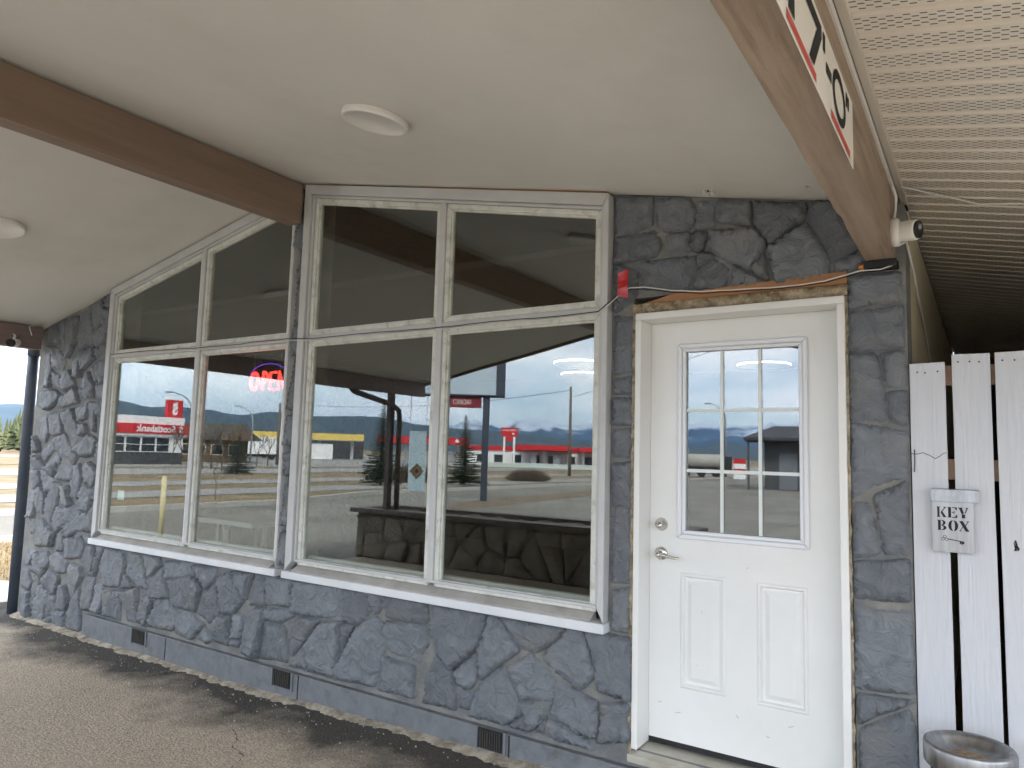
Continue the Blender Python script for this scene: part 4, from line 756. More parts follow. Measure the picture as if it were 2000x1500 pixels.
MB().box(2.28, 8.0, 0.0, 0.2, -0.1, 2.4).build('front_wall', M['cream'], wing)

fence = thing('board_fence', 'white painted vertical board fence between the stone wall and the wing', 'fence', (0.8, 0.05, 0))
bl = [(1776, 710, 1845, 706), (1858, 693, 1933, 689), (1942, 687, 2010, 683)]
xs_ = [(onwall(a, b2, 0.02), onwall(c, d, 0.02)) for a, b2, c, d in bl]
boards = [(p.x, q.x, (p.z+q.z)/2) for p, q in xs_]; boards[0] = (-0.2575, boards[0][1], boards[0][2]); boards[2] = (boards[2][0], boards[2][0]+0.137, boards[2][2])
xb = boards[2][1]+0.02; random.seed(11)
while xb < 2.0: boards.append((xb, xb+0.135, boards[2][2]+random.uniform(-.012, .012))); xb += 0.155
for i, (xa, xc, zt) in enumerate(boards):
    n = 14; vs = []; fs = []; tw = random.uniform(-0.004, 0.004)
    for k in range(n+1):
        zz = 0.1+(zt-0.1)*k/n; wv_ = 0.0018*fb((i*5, zz, 1), 3)
        zt_l = zz+(tw if k == n else 0)
        vs += [(xa+wv_, 0.02, zt_l), (xc+wv_, 0.02, zz), (xc+wv_, 0.042, zz), (xa+wv_, 0.042, zt_l)]
    for k in range(n):
        for j in range(4): fs.append((k*4+j, k*4+(j+1) % 4, (k+1)*4+(j+1) % 4, (k+1)*4+j))
    fs += [(0, 1, 2, 3), tuple(n*4+j for j in range(4))]
    bo = MB().add(vs, fs).build('board', M['fence'], fence, bevel=0.0015)
    if i < 3:
        for k in range(3): MB().lathe([(0.0, -0.0012), (0.0032, -0.001), (0.0035, 0)], (xa+0.025+0.035*k+random.uniform(-.005, .005), 0.0198, zt-0.03-random.uniform(0, .012)), 8, 'y').build('nail', M['black'], bo)
for zz in (2.015, 1.64, 0.55): MB().box(-0.255, 2.05, 0.044, 0.085, zz-0.035, zz+0.045).build('rail', M['rail_wood'], fence)
# split and bent nail on the first board
p0 = [onwall(a, b2, 0.0195) for a, b2 in [(1780, 886), (1792, 887), (1803, 884), (1815, 889), (1827, 896), (1836, 891), (1842, 886), (1849, 884)]]
MB().tube(p0, 0.0012, 5).build('crack', M['black'], fence)
MB().tube([onwall(1786, 878, 0.016), onwall(1786.5, 900, 0.014), onwall(1786, 922, 0.017)], 0.0022, 6).build('staple', mat('rusty_wire', (0.07, 0.06, 0.055), None, 0.6), fence)
p1 = onwall(1986, 1068, 0.0193)
for k in range(14): MB().tube([p1+Vector((random.uniform(-.008, .008), 0, random.uniform(-.015, .02))), p1+Vector((random.uniform(-.01, .01), 0, random.uniform(-.02, .025)))], 0.0014, 5).build('paint_chip', M['ink'], fence)

# key box
kb_ = thing('key_box', 'brushed steel KEY BOX hung on the white fence', 'key box', (-0.11, 0, 1.33))
k0, k1 = onwall(1822, 1075, 0.0), onwall(1905, 1082, 0.0); kt = onwall(1818, 953, 0.0); ktr = onwall(1912, 956, 0.0)
KX0, KX1, KZ0, KZ1 = k0.x+0.001, k1.x, (k0.z+k1.z)/2, kt.z-0.05
MB().box(KX0, KX1, -0.018, 0.0185, KZ0, KZ1+0.035).build('body', M['steel'], kb_, bevel=0.003, seg=2)
MB().hexa([(kt.x, -0.032, KZ1), (ktr.x, -0.032, KZ1), (ktr.x, 0.0185, KZ1), (kt.x, 0.0185, KZ1)], [(kt.x, -0.024, kt.z-0.004), (ktr.x, -0.024, kt.z-0.004), (ktr.x, 0.0185, kt.z), (kt.x, 0.0185, kt.z)]).build('lid', M['steel'], kb_, bevel=0.003, seg=2)
MB().box((KX0+KX1)/2-0.014, (KX0+KX1)/2+0.014, -0.034, -0.0325, KZ1+0.012, KZ1+0.022).build('lid_tab', M['galv'], kb_)
ink = MB()
def glyph(ch, x, z, w, h):
    def q(*pts): ink.add([(x+a*w, -0.0186, z+b2*h) for a, b2 in pts], [tuple(range(len(pts)))])
    if ch == 'K':
        q((0, 0), (.36, 0), (.36, .07), (.29, .07), (.29, .93), (.36, .93), (.36, 1), (0, 1), (0, .93), (.06, .93), (.06, .07), (0, .07))
        q((.42, .52), (.80, .93), (.70, .93), (.70, 1), (1.0, 1), (1.0, .93), (.92, .93), (.5, .46)); q((.40, .46), (.56, .58), (1.0, 0), (.66, 0))
    if ch == 'E':
        q((0, 0), (.36, 0), (.36, .07), (.36, .93), (.36, 1), (0, 1), (0, .93), (.07, .93), (.07, .07), (0, .07)); q((.44, 1), (.96, 1), (.96, .72), (.90, .72), (.72, .93), (.44, .93)); q((.44, 0), (.44, .07), (.72, .07), (.92, .3), (.98, .3), (.98, 0)); q((.44, .47), (.62, .47), (.66, .36), (.70, .36), (.70, .66), (.66, .66), (.62, .54), (.44, .54))
    if ch == 'Y':
        q((0, 1), (.42, 1), (.42, .93), (.36, .93), (.54, .5), (.46, .40), (.30, .40), (.06, .93), (0, .93)); q((.32, 0), (.66, 0), (.66, .38), (.5, .36), (.32, .38)); q((.62, .5), (.80, .93), (.72, .93), (.72, 1), (1, 1), (1, .93), (.93, .93), (.70, .44))
    if ch == 'B':
        q((0, 0), (.34, 0), (.34, 1), (0, 1), (0, .93), (.06, .93), (.06, .07), (0, .07)); 
        for zc, hh in ((.74, .26), (.25, .25)):
            n = 8; out = [(.42+(.5 if zc < .5 else .42)*math.sin(math.pi*k/n), zc+hh*math.cos(math.pi*k/n)) for k in range(n+1)]; inn_ = [(.42+(.2 if zc < .5 else .15)*math.sin(math.pi*k/n), zc+(hh-.07)*math.cos(math.pi*k/n)) for k in range(n+1)]
            for k in range(n): q(out[k], inn_[k], inn_[k+1], out[k+1])
    if ch == 'O':
        n = 10
        for s_ in (-1, 1):
            out = [(.5+s_*(.05+.45*math.sin(math.pi*k/n)), .5+.52*math.cos(math.pi*k/n)) for k in range(n+1)]; inn_ = [(.5+s_*(.05+.13*math.sin(math.pi*k/n)), .5+.45*math.cos(math.pi*k/n)) for k in range(n+1)]
            for k in range(n): q(out[k], inn_[k], inn_[k+1], out[k+1])
    if ch == 'X':
        q((0, 1), (.36, 1), (1, 0), (.62, 0)); q((.40, .46), (.12, .07), (.22, .07), (.22, 0), (0, 0), (0, .07), (.05, .07), (.36, .52)); q((.58, .56), (.82, .93), (.74, .93), (.74, 1), (1, 1), (1, .93), (.92, .93), (.62, .50))
GW = (KX1-KX0)
for i, ch in enumerate('KEY'): glyph(ch, KX0+GW*(0.12+0.26*i), KZ0+0.133, GW*0.235, 0.040)
for i, ch in enumerate('BOX'): glyph(ch, KX0+GW*(0.13+0.26*i), KZ0+0.083, GW*0.235, 0.039)
kc = Vector((KX0+GW*0.30, -0.0186, KZ0+0.052)); 
for a in (90, 200, 330):
    c_ = kc+Vector((math.cos(R(a)), 0, math.sin(R(a))))*0.007
    for k in range(14):
        a0, a1 = 2*math.pi*k/14, 2*math.pi*(k+1)/14; e = lambda t, r_: (c_.x+math.cos(t)*r_, -0.0186, c_.z+math.sin(t)*r_)
        ink.add([e(a0, 0.0058), e(a1, 0.0058), e(a1, 0.0042), e(a0, 0.0042)], [(0, 1, 2, 3)])
ks, ke = kc+Vector((0.008, 0, -0.001)), kc+Vector((0.062, 0, -0.009)); up_ = Vector((0.15, 0, 1))
ink.add([ks+up_*.0016, ke+up_*.0016, ke-up_*.0016, ks-up_*.0016], [(0, 1, 2, 3)])
for t, l_ in ((0.80, 0.010), (0.90, 0.011), (0.99, 0.008)):
    p = ks.lerp(ke, t); ink.add([p+Vector((-.0022, 0, 0)), p+Vector((.0022, 0, 0)), p+Vector((.0018, 0, -l_)), p+Vector((-.0030, 0, -l_))], [(0, 1, 2, 3)])
kme = bpy.data.meshes.new('lettering'); kme.from_pydata(ink.v, [], ink.f); link('lettering', kme, M['ink'], kb_)['label'] = 'black stencil words KEY BOX above a key'

# smokers' bin
bc = onwall(1893, 1455, -0.27); bz = bc.z
ash = thing('ash_bin', 'round black bin with steel ashtray bowl standing before the fence', 'ash bin', (bc.x, -0.27, rise(bc.x, -0.27)))
MB().lathe([(0.108, 0.005), (0.114, 0.02), (0.118, bz-0.06)], (bc.x, -0.27, 0), 40).build('body', M['black'], ash, smooth=True)
MB().lathe([(0.118, -0.075), (0.136, -0.072), (0.140, -0.066), (0.140, -0.008), (0.137, 0.0), (0.130, 0.003), (0.119, -0.001), (0.109, -0.012), (0.100, -0.028), (0.076, -0.042), (0.0, -0.046)], (bc.x, -0.27, bz), 48).build('bowl', M['steel'], ash, smooth=True)
MB().lathe([(0.0, 0.004), (0.05, 0.003), (0.072, 0.0)], (bc.x, -0.265, bz-0.0435), 28).build('ash', mat('rusty_ash', (0.22, 0.12, 0.06), (0.45, 0.38, 0.3), 0.9, 40), ash)

# ------------------------------------------------------------------ clearance sign on the tan beam
SF = -0.288
def sg(zx, zy): p = onx(1300+.35*zx, .35*zy, SF); return (SF, p.y, p.z)
cs = thing('clearance_sign', 'white clearance sign with black 7\'-0" and red bars on the tan beam', 'sign', (SF, -1.7, 2.5))
yl, yr, zb_, zt_ = -2.75, onx(1668, 330, SF).y, onx(1668, 330, SF).z, onx(1664, 197, SF).z
MB().box(-0.2915, SF-0.001, yl, yr, zb_, zt_).build('panel', M['sign_white'], cs, bevel=0.0008)
def flat(polys, x, name, m, lab=None):
    mb = MB()
    for q in polys: mb.add([(x, p[1], p[2]) for p in q], [tuple(range(len(q)))])
    me = bpy.data.meshes.new(name); me.from_pydata(mb.v, [], mb.f); o = link(name, me, m, cs)
    if lab: o['label'] = lab
y_of = lambda zx, zy: onx(1300+.35*zx, .35*zy, SF).y
red = []
for a, b2 in (((675, 80), (842, 462)), ((925, 630), (1030, 868))):
    ya, yb = y_of(*a), y_of(*b2); red.append([(0, ya, zb_+0.005), (0, yb, zb_+0.005), (0, yb, zb_+0.026), (0, ya, zb_+0.026)])
red.append([(0, -2.7, zb_+0.005), (0, y_of(675, 80)-0.12, zb_+0.005), (0, y_of(675, 80)-0.12, zb_+0.026), (0, -2.7, zb_+0.026)])
for q_ in red: flat([q_], SF, 'red_bar', M['red_ink'])
H0, H1 = zb_+0.034, zt_-0.022; TH = 0.030
y7a, y7b = -1.83, -1.645
blk = [[(0, y7a, H1-TH), (0, y7b, H1-TH), (0, y7b, H1), (0, y7a, H1)], [(0, y7b-0.05, H1-TH), (0, y7b, H1-TH), (0, -1.735, H0), (0, -1.785, H0)]]
ya = y7b+0.020; blk.append([(0, ya, H1-0.045), (0, ya+0.022, H1-0.045), (0, ya+0.026, H1), (0, ya-0.002, H1)])
yd0, yd1 = -1.59, -1.522; zm = (H0+H1)/2
blk.append([(0, yd0, zm-0.013), (0, yd1, zm-0.013), (0, yd1, zm+0.013), (0, yd0, zm+0.013)])
yo0, yo1 = -1.492, -1.325; yc, zc = (yo0+yo1)/2, (H0+H1)/2; n = 24
for k in range(n):
    a0, a1 = 2*math.pi*k/n, 2*math.pi*(k+1)/n; ry, rz = (yo1-yo0)/2+0.012, (H1-H0)/2
    blk.append([(0, yc+ry*math.cos(a0), zc+rz*math.sin(a0)), (0, yc+ry*math.cos(a1), zc+rz*math.sin(a1)), (0, yc+(ry-0.026)*math.cos(a1), zc+(rz-0.024)*math.sin(a1)), (0, yc+(ry-0.026)*math.cos(a0), zc+(rz-0.024)*math.sin(a0))])
for k in (0, 1):
    ya = yo1+0.022+0.03*k; blk.append([(0, ya, H1-0.04), (0, ya+0.017, H1-0.04), (0, ya+0.02, H1), (0, ya-0.002, H1)])
y1a = -1.975; blk.append([(0, y1a, H0), (0, y1a+0.05, H0), (0, y1a+0.05, H0+TH*1.4), (0, y1a, H0+TH*1.4)])
for a_, b_, nm_ in ((0, 2, 'figure_seven'), (2, 3, 'foot_mark'), (3, 4, 'dash'), (4, 28, 'figure_zero'), (28, 29, 'inch_mark'), (29, 30, 'inch_mark'), (30, 31, 'letter_foot')): flat(blk[a_:b_], SF+0.0006, nm_, M['ink'])

# ------------------------------------------------------------------ security cameras
def frame_to(d, up=(0, 0, 1)):
    d = Vector(d).normalized(); a = Vector(up).cross(d).normalized(); b2 = d.cross(a); return Matrix((a, b2, d)).transposed()
cp = onx(1742, 462, -0.2915); cpos = Vector((-0.2915, -0.20, cp.z)); cp = onx(1741, 455, -0.291); cpos = Vector((-0.291, cp.y, cp.z))
sc = thing('security_camera', 'white turret security camera on the end of the tan beam', 'camera', cpos)
MB().lathe([(0.0, 0.0), (0.056, 0.0), (0.056, 0.020), (0.050, 0.030), (0.0, 0.032)], cpos, 32, 'x').build('base', M['white_plastic'], sc, smooth=True)
dirc = Vector((0.93, -0.38, -0.10)).normalized(); mt = frame_to(dirc); hc = cpos+Vector((0.026, 0, 0))
MB().lathe([(0.0, -0.02), (0.030, -0.02), (0.038, 0.0), (0.040, 0.03), (0.040, 0.066), (0.037, 0.072), (0.0, 0.072)], hc, 32, mtx=mt).build('housing', M['white_plastic'], sc, smooth=True)
MB().lathe([(0.0, 0.0725), (0.034, 0.0725), (0.034, 0.077), (0.030, 0.079), (0.0, 0.079)], hc, 32, mtx=mt).build('lens_plate', M['black'], sc, smooth=True)
MB().lathe([(0.0, 0.0793), (0.012, 0.0793), (0.010, 0.083), (0.0, 0.084)], hc+mt@Vector((0, 0.010, 0)), 20, mtx=mt).build('lens', M['grey_pump'], sc, smooth=True)
cl = onwall(66, 664, -0.30); cl.x = -7.60
bc2 = thing('security_camera', 'white bullet security camera under the mauve beam by the downpipe', 'camera', cl)
d2 = Vector((0.62, -0.75, -0.16)).normalized(); mt = frame_to(d2)
MB().lathe([(0.0, -0.075), (0.030, -0.072), (0.036, -0.06), (0.036, 0.03), (0.0, 0.03)], cl, 24, mtx=mt).build('housing', M['white_plastic'], bc2, smooth=True)
MB().lathe([(0.0, 0.0302), (0.037, 0.0302), (0.038, 0.056), (0.030, 0.058), (0.0, 0.052)], cl, 24, mtx=mt).build('lens_hood', M['black'], bc2, smooth=True)
MB().tube([cl+Vector((0, 0, 0.03)), cl+Vector((-0.03, 0.02, 0.07)), Vector((-7.688, cl.y+0.03, cl.z+0.09))], 0.012, 10).build('bracket', M['white_plastic'], bc2, smooth=True)
q = [onwall(62, 655, -0.28), onwall(57, 638, -0.25), onwall(60, 637, -0.2), onwall(86, 634, -0.02)]
MB().tube(q, 0.004, 6).build('camera_lead', M['cable_white'], None, smooth=True, label='thin white lead from the bullet camera to the wall corner', cat='cable')

# ------------------------------------------------------------------ ceiling lamps on the porch
def ceil_lamp(x, y, s, label):
    t = thing('ceiling_lamp', label, 'ceiling lamp', (x, y, ceil(x)), 'round lamps on the porch ceiling')
    nrm = Vector((s, 0, -1)).normalized(); mt = frame_to(nrm, (0, 1, 0)); c_ = Vector((x, y, ceil(x)))
    MB().lathe([(0.150, -0.002), (0.153, 0.004), (0.153, 0.026), (0.149, 0.031), (0.139, 0.031), (0.137, 0.029)], c_, 56, mtx=mt).build('rim', M['white_plastic'], t, smooth=True)
    MB().lathe([(0.0, 0.024), (0.1375, 0.024), (0.1375, 0.0285), (0.0, 0.0285)], c_, 56, mtx=mt).build('diffuser', M['diffuser'], t)
ceil_lamp(-2.29, -1.04, -0.2066, 'flat round white lamp on the ceiling in front of the right window')
ceil_lamp(-5.77, -1.18, 0.2, 'flat round white lamp on the ceiling in front of the left window')
ceil_lamp(-2.29, -4.3, -0.2066, 'flat round white lamp on the porch ceiling over the planter')
# torn anchor holes in the ceiling
for px, py, r_, lab in ((1385, 372, 0.022, 'torn white anchor hole in the ceiling above the stone wall'), (1575, 363, 0.009, 'small screw hole in the ceiling near the tan beam')):
    d = ray(px, py); s = -0.2066; t_ = (ceil(0)-CAM.z)/(d.z-s*d.x); p = CAM+d*t_
    h = thing('anchor_hole', lab, 'hole', p)
    MB().lathe([(0.0, -0.001), (r_*0.55, -0.001), (r_*0.55, -0.003), (0.0, -0.003)], p, 12).build('hole', M['black'], h)
    mb = MB()
    for k in range(9):
        a = k*0.7+random.random(); mb.tube([p+Vector((math.cos(a)*r_*.6, math.sin(a)*r_*.6, -0.002)), p+Vector((math.cos(a)*r_*1.0, math.sin(a)*r_, -0.006-random.random()*0.015*r_/0.02)), p+Vector((math.cos(a+.5)*r_*1.5, math.sin(a+.5)*r_*1.5, -0.003))], [r_*.16, r_*.2, r_*.06], 6)
    mb.build('torn_edge', M['white_paint'], h, smooth=True)

# ------------------------------------------------------------------ cables, tape
def wallcable(pts, y, r, m, label, name='cable'):
    q = []
    for (a, b2) in zip(pts[:-1], pts[1:]):
        for k in range(6):
            t = k/6; q.append(onwall(a[0]+(b2[0]-a[0])*t, a[1]+(b2[1]-a[1])*t, y))
    q.append(onwall(*pts[-1], y)); q = [p+Vector((0, 0.002*fb((p.x*5, 1, 2), 1), 0.004*fb((p.x*4, 7, y), 1))) for p in q]
    MB().tube(q, r, 7).build(name, m, None, smooth=True, label=label, cat='cable')
run1 = [(216, 692), (290, 685), (380, 680), (470, 672), (560, 661), (612, 661), (700, 652), (780, 646), (862, 639), (960, 628), (1060, 620), (1168, 609), (1190, 590), (1213, 571)]
wallcable(run1, -0.050, 0.0028, M['cable_black'], 'black cable stretched along the window rails to the red tape')
wallcable([(x+1, y_+4) for x, y_ in run1[:-2]]+[(1188, 596), (1213, 573)], -0.046, 0.0022, M['cable_white'], 'thin white cable beside the black one along the window rails')
run2 = [(1213, 572), (1230, 562), (1258, 561), (1310, 567), (1380, 568), (1440, 566), (1500, 563), (1560, 556), (1610, 549), (1640, 540), (1680, 528), (1720, 525), (1745, 517), (1753, 505)]
wallcable(run2, -0.052, 0.0026, M['cable_white'], 'white cable sagging above the door from the tape to the beam')
wallcable([(x, y_+3.5) for x, y_ in run2], -0.047, 0.0028, M['cable_black'], 'black cable sagging above the door from the tape to the beam')
ct = onwall(1217, 555, -0.052); 
vs = []; fs = []
for i in range(9):
    for j in range(5):
        x = ct.x-0.028+0.056*j/4; z = ct.z+0.058-0.116*i/8; vs.append((x+0.004*fb((z*9, j, 1), 1), -0.0535-0.004*fb((x*20, z*20, 3), 1)-(0.006 if i in (5, 6) else 0), z+0.004*j*(1 if i < 7 else -1)))
for i in range(8):
    for j in range(4): fs.append((i*5+j, i*5+j+1, (i+1)*5+j+1, (i+1)*5+j))
k0 = len(vs); vs2 = [(x, y_+0.0015, z) for x, y_, z in vs]
MB().add(vs+vs2, fs+[tuple(k0+q for q in f[::-1]) for f in fs]).build('tape_patch', M['red_tape'], None, smooth=True, label='shiny red tape holding the cables beside the right window', cat='tape')
p = onwall(1688, 521, -0.04)
mb = MB().lathe([(0.0, -0.02), (0.013, -0.012), (0.018, 0.0), (0.012, 0.012), (0.0, 0.016)], p, 12)
mb.v = [(x+0.004*fb((x*60, y_*60, z*60), 1)+ (0.012 if x > p.x else -0.012)*0.5, y_+0.004, z*0.6+p.z*0.4) for x, y_, z in mb.v]
mb.build('foam_blob', M['orange'], None, smooth=True, label='orange foam blob on the stones under the tan beam', cat='foam')
# leads on the cream side wall behind the camera
q = [cpos+Vector((0.02, 0.03, -0.045)), Vector((-0.255, 0.0, 2.58)), Vector((-0.245, 0.15, 2.50)), Vector((-0.25, 0.5, 2.44)), Vector((-0.255, 0.9, 2.38)), Vector((-0.255, 1.5, 2.2)), Vector((-0.255, 2.0, 1.9))]
MB().tube(q, 0.006, 6).build('hanging_lead', M['cable_white'], None, smooth=True, label='white lead drooping along the cream side wall behind the camera', cat='cable')
q = [cpos+Vector((0.01, 0.0, 0.05)), cpos+Vector((0.015, 0.02, 0.10)), cpos+Vector((0.02, -0.02, 0.14)), cpos+Vector((0.012, -0.05, 0.17))]
MB().tube(q, 0.005, 6).build('short_lead', M['cable_white'], None, smooth=True, label='short white lead rising from the turret camera to the soffit', cat='cable')
q = [Vector((-0.27, -0.02, 2.81)), Vector((0.0, 0.18, soz(0.0)-0.02)), Vector((0.3, 0.1, soz(0.3)-0.03)), Vector((0.6, 0.12, soz(0.6)-0.006))]
MB().tube(q, 0.004, 6).build('soffit_lead', M['cable_white'], None, smooth=True, label='pale lead hanging loosely under the vented soffit', cat='cable')

# round grey downpipe at the left corner
a, b2 = onwall(68, 690, 0.10), onwall(23, 1213, 0.02); a.x -= 0.02
dpipe = thing('downpipe', 'dark blue grey round downpipe at the left corner of the stone wall', 'downpipe', (b2.x, b2.y, 0))
MB().tube([Vector((a.x, a.y, 2.58)), Vector((a.x, a.y, 2.3)), Vector((b2.x, b2.y, 0.0))], 0.050, 20).build('pipe', M['pipe_grey'], dpipe, smooth=True)
MB().tube([Vector((a.x, a.y, 2.52)), Vector((a.x+0.01, a.y, 2.66))], 0.058, 20).build('collar', M['pipe_grey'], dpipe, smooth=True)

# ------------------------------------------------------------------ inside the room
tb = onwall(384, 1016, 0.9); tb2 = onwall(486, 1024, 0.9)
tz = (tb.z+tb2.z)/2+0.02
table = thing('folding_table', 'white table with splayed legs behind the left window', 'table', ((tb.x+tb2.x)/2, 1.2, 0.28))
MB().box(tb.x-0.02, tb2.x+0.03, 0.9, 1.65, tz-0.045, tz).build('top', M['white_paint'], table, bevel=0.006)
lx = onwall(466, 1060, 1.2).x
for yy in (1.05, 1.5):
    for s_ in (-1, 1): MB().tube([(lx+0.03*s_, yy, tz-0.046), (lx+0.06*s_, yy, tz-0.06), (lx+0.02*s_, yy, tz-0.12), (lx+0.03*s_, yy, (tz+0.28)/2), (lx+0.05*s_, yy, 0.281)], 0.014, 10).build('leg', M['white_paint'], table, smooth=True)
    MB().tube([(tb.x+0.12, yy, tz-0.046), (tb.x+0.12, yy, 0.281)], 0.014, 10).build('leg', M['white_paint'], table, smooth=True)
op = thing('open_sign', 'red neon OPEN sign with blue arc inside the left window', 'neon sign', onwall(522, 745, 0.14))
def neon(strokes, m, name, r=0.010):
    for st in strokes: MB().tube([onwall(a, b2, 0.14) for a, b2 in st], r, 8).build(name, m, op, smooth=True)
def ell(cx, cy, rx, ry, a0, a1, n=16, sk=0.0): return [(cx+rx*math.cos(R(a0+(a1-a0)*k/n))-sk*ry*math.sin(R(a0+(a1-a0)*k/n)), cy+ry*math.sin(R(a0+(a1-a0)*k/n))) for k in range(n+1)]
neon([ell(497, 745, 7, 16, 0, 360, 20, 0.1)], M['neon_red'], 'letter_tube', 0.012)
neon([[(512, 762), (515, 727)], ell(516, 736, 7, 9, -100, 95, 10)], M['neon_red'], 'letter_tube')
neon([[(540, 727), (529, 728), (526, 760), (538, 761)], [(528, 744), (537, 744)]], M['neon_red'], 'letter_tube')
neon([[(543, 762), (546, 726), (556, 763), (560, 725)]], M['neon_red'], 'letter_tube')
neon([ell(528, 745, 42, 35, -158, -22, 20)], M['neon_blue'], 'arc_tube', 0.005)
MB().box(onwall(487, 745, 0.17).x, onwall(572, 745, 0.17).x, 0.160, 0.166, onwall(520, 768, 0.17).z, onwall(520, 712, 0.17).z).build('backing', M['black'], op) if False else None
for px in (497, 548): MB().tube([onwall(px, 720, 0.14), onwall(px+2, 690, 0.14)], 0.002, 5).build('hanger', M['galv'], op)
# price-tag sized notice stuck to the glass
nq = onwall(236, 967, 0.026); nt_ = MB().box(nq.x-0.05, nq.x+0.05, 0.0255, 0.0265, nq.z-0.04, nq.z+0.04).build('notice', mat('pale_blue_paper', (0.45, 0.62, 0.68), (0.6, 0.72, 0.75), 0.7, 30), None, label='small pale blue notice low in the left window', cat='notice')
# bead chain hanging behind the right window
ch = MB(); 
for k in range(30):
    p = onwall(832-0.06*k, 885+3.6*k, 0.16); ch.lathe([(0.0, -0.004), (0.004, 0.0), (0.0, 0.004)], p, 8)
ch.build('bead_chain', M['white_plastic'], None, smooth=True, label='white bead chain hanging inside the right window', cat='chain')
# lit ring lamps on the ceiling of the room
for px, py, lab in ((1492, 716, 'lit ring lamp seen through the door glass'), (1130, 712, 'higher lit ring lamp seen through the right window'), (1138, 734, 'lower lit ring lamp seen through the right window')):
    d = ray(px, py); t_ = (2.76-CAM.z)/d.z; c_ = CAM+d*t_
    if c_.y > 5.8: c_ = CAM+d*((5.5-CAM.y)/d.y)
    rg = thing('ring_lamp', lab, 'ring lamp', c_, 'lit ring lamps inside the office')
    n = 48; vs = [(c_.x+0.303*math.cos(2*math.pi*(k//2)/n), c_.y+0.303*math.sin(2*math.pi*(k//2)/n), c_.z+(0.010 if k % 2 else 0.024)) for k in range(2*n)]
    MB().add(vs, [(2*k, 2*k+1, (2*k+3) % (2*n), (2*k+2) % (2*n)) for k in range(n)]).build('light_ring', M['led'], rg)
    MB().lathe([(0.29, 0.002), (0.30, 0.006), (0.30, 0.035), (0.0, 0.04)], c_, 40).build('body', M['white_plastic'], rg)
    MB().tube([c_+Vector((0, 0, 0.03)), Vector((c_.x, c_.y, 2.819))], 0.012, 8).build('rod', M['galv'], rg)

# ================================================================== IN FRONT OF THE OFFICE (seen in the glass)
# planter of bare stones at the front corner of the porch
pl = thing('stone_planter', 'low brown stone planter with dark cap along the porch front', 'planter', (-5.7, -5.3, 0))
PX0, PX1, PY0, PY1, PH = -8.35, -3.15, -5.85, -4.88, 0.72
core = MB().box(PX0+0.05, PX1-0.05, PY0+0.05, PY1-0.05, -0.05, PH-0.03).build('core', M['soil'], pl)
def vor_stones(x0, x1, z0, z1, n, seed):
    rnd = random.Random(seed); pts = []
    for _ in range(4000):
        p = Vector((rnd.uniform(x0, x1), rnd.uniform(z0, z1)))
        if all((p-q).length > math.sqrt((x1-x0)*(z1-z0)/n)*0.72 for q in pts): pts.append(p)
        if len(pts) >= n: break
    cells = []
    for p in pts:
        poly = [Vector((x0, z0)), Vector((x1, z0)), Vector((x1, z1)), Vector((x0, z1))]
        for q in pts:
            if q is p: continue
            mid = (p+q)/2; nn = (q-p); out = []
            for i in range(len(poly)):
                a, b2 = poly[i], poly[(i+1) % len(poly)]; da, db = (a-mid).dot(nn), (b2-mid).dot(nn)
                if da <= 0: out.append(a)
                if (da < 0) != (db < 0): out.append(a.lerp(b2, da/(da-db)))
            poly = out
            if len(poly) < 3: break
        if len(poly) >= 3: cells.append([tuple(v) for v in poly])
    return cells
def planter_face(x0, x1, n, seed, place):
    for i, c_ in enumerate(vor_stones(x0, x1, 0.0, PH-0.06, n, seed)):
        me = stone_mesh(c_, seed*100+i, step=0.06, joint=0.006, proud=0.032, base_y=0.0)
        if not me: continue
        for v in me.vertices: v.co = place(v.co)
        if place(Vector((0, -1, 0))).y-place(Vector((0, 0, 0))).y > 0.5 or True:
            me.flip_normals() if place is pf_in else None
        link('stone', me, M['stone_tan'], core)
pf_in = lambda v: Vector((v.x, PY1-0.05-v.y, v.z))
pf_left = lambda v: Vector((PX0+0.05+v.y, PY1-0.05-v.x, v.z))
planter_face(PX0+0.03, PX1-0.03, 26, 21, pf_in)
planter_face(0.0, PY1-PY0-0.1, 6, 22, pf_left)
for (a0, a1, b0, b1) in ((PX0-0.04, PX1+0.04, PY1-0.16, PY1+0.05), (PX0-0.04, PX1+0.04, PY0-0.05, PY0+0.16), (PX0-0.04, PX0+0.16, PY0+0.161, PY1-0.161), (PX1-0.16, PX1+0.04, PY0+0.161, PY1-0.161)):
    MB().box(a0, a1, b0, b1, PH-0.03, PH+0.04).build('cap', M['cap'], pl, bevel=0.006)
vs = []; fs = []
for i in range(41):
    for j in range(9): x = PX0+0.16+(PX1-PX0-0.32)*i/40; y = PY0+0.16+(PY1-PY0-0.32)*j/8; vs.append((x, y, PH-0.02+0.06*fb((x, y, 2), 3)))
for i in range(40):
    for j in range(8): fs.append((i*9+j, (i+1)*9+j, (i+1)*9+j+1, i*9+j+1))
MB().add(vs, fs).build('soil', M['soil'], pl, smooth=True)
# brown downpipe at the front corner of the porch
dp2 = thing('downpipe', 'brown downpipe with elbow at the front corner of the porch', 'downpipe', (-7.62, -5.5, PH))
MB().tube([(-7.83, -4.15, 2.60), (-7.82, -4.25, 2.52), (-7.66, -4.90, 2.36), (-7.62, -5.02, 2.28), (-7.62, -5.05, 2.12), (-7.62, -5.05, PH)], 0.042, 14).build('pipe', M['pipe_brown'], dp2, smooth=True)
MB().box(-7.93, -7.81, FRONT, -0.03, 2.62, 2.74).build('gutter', M['pipe_brown'], dp2, bevel=0.01)
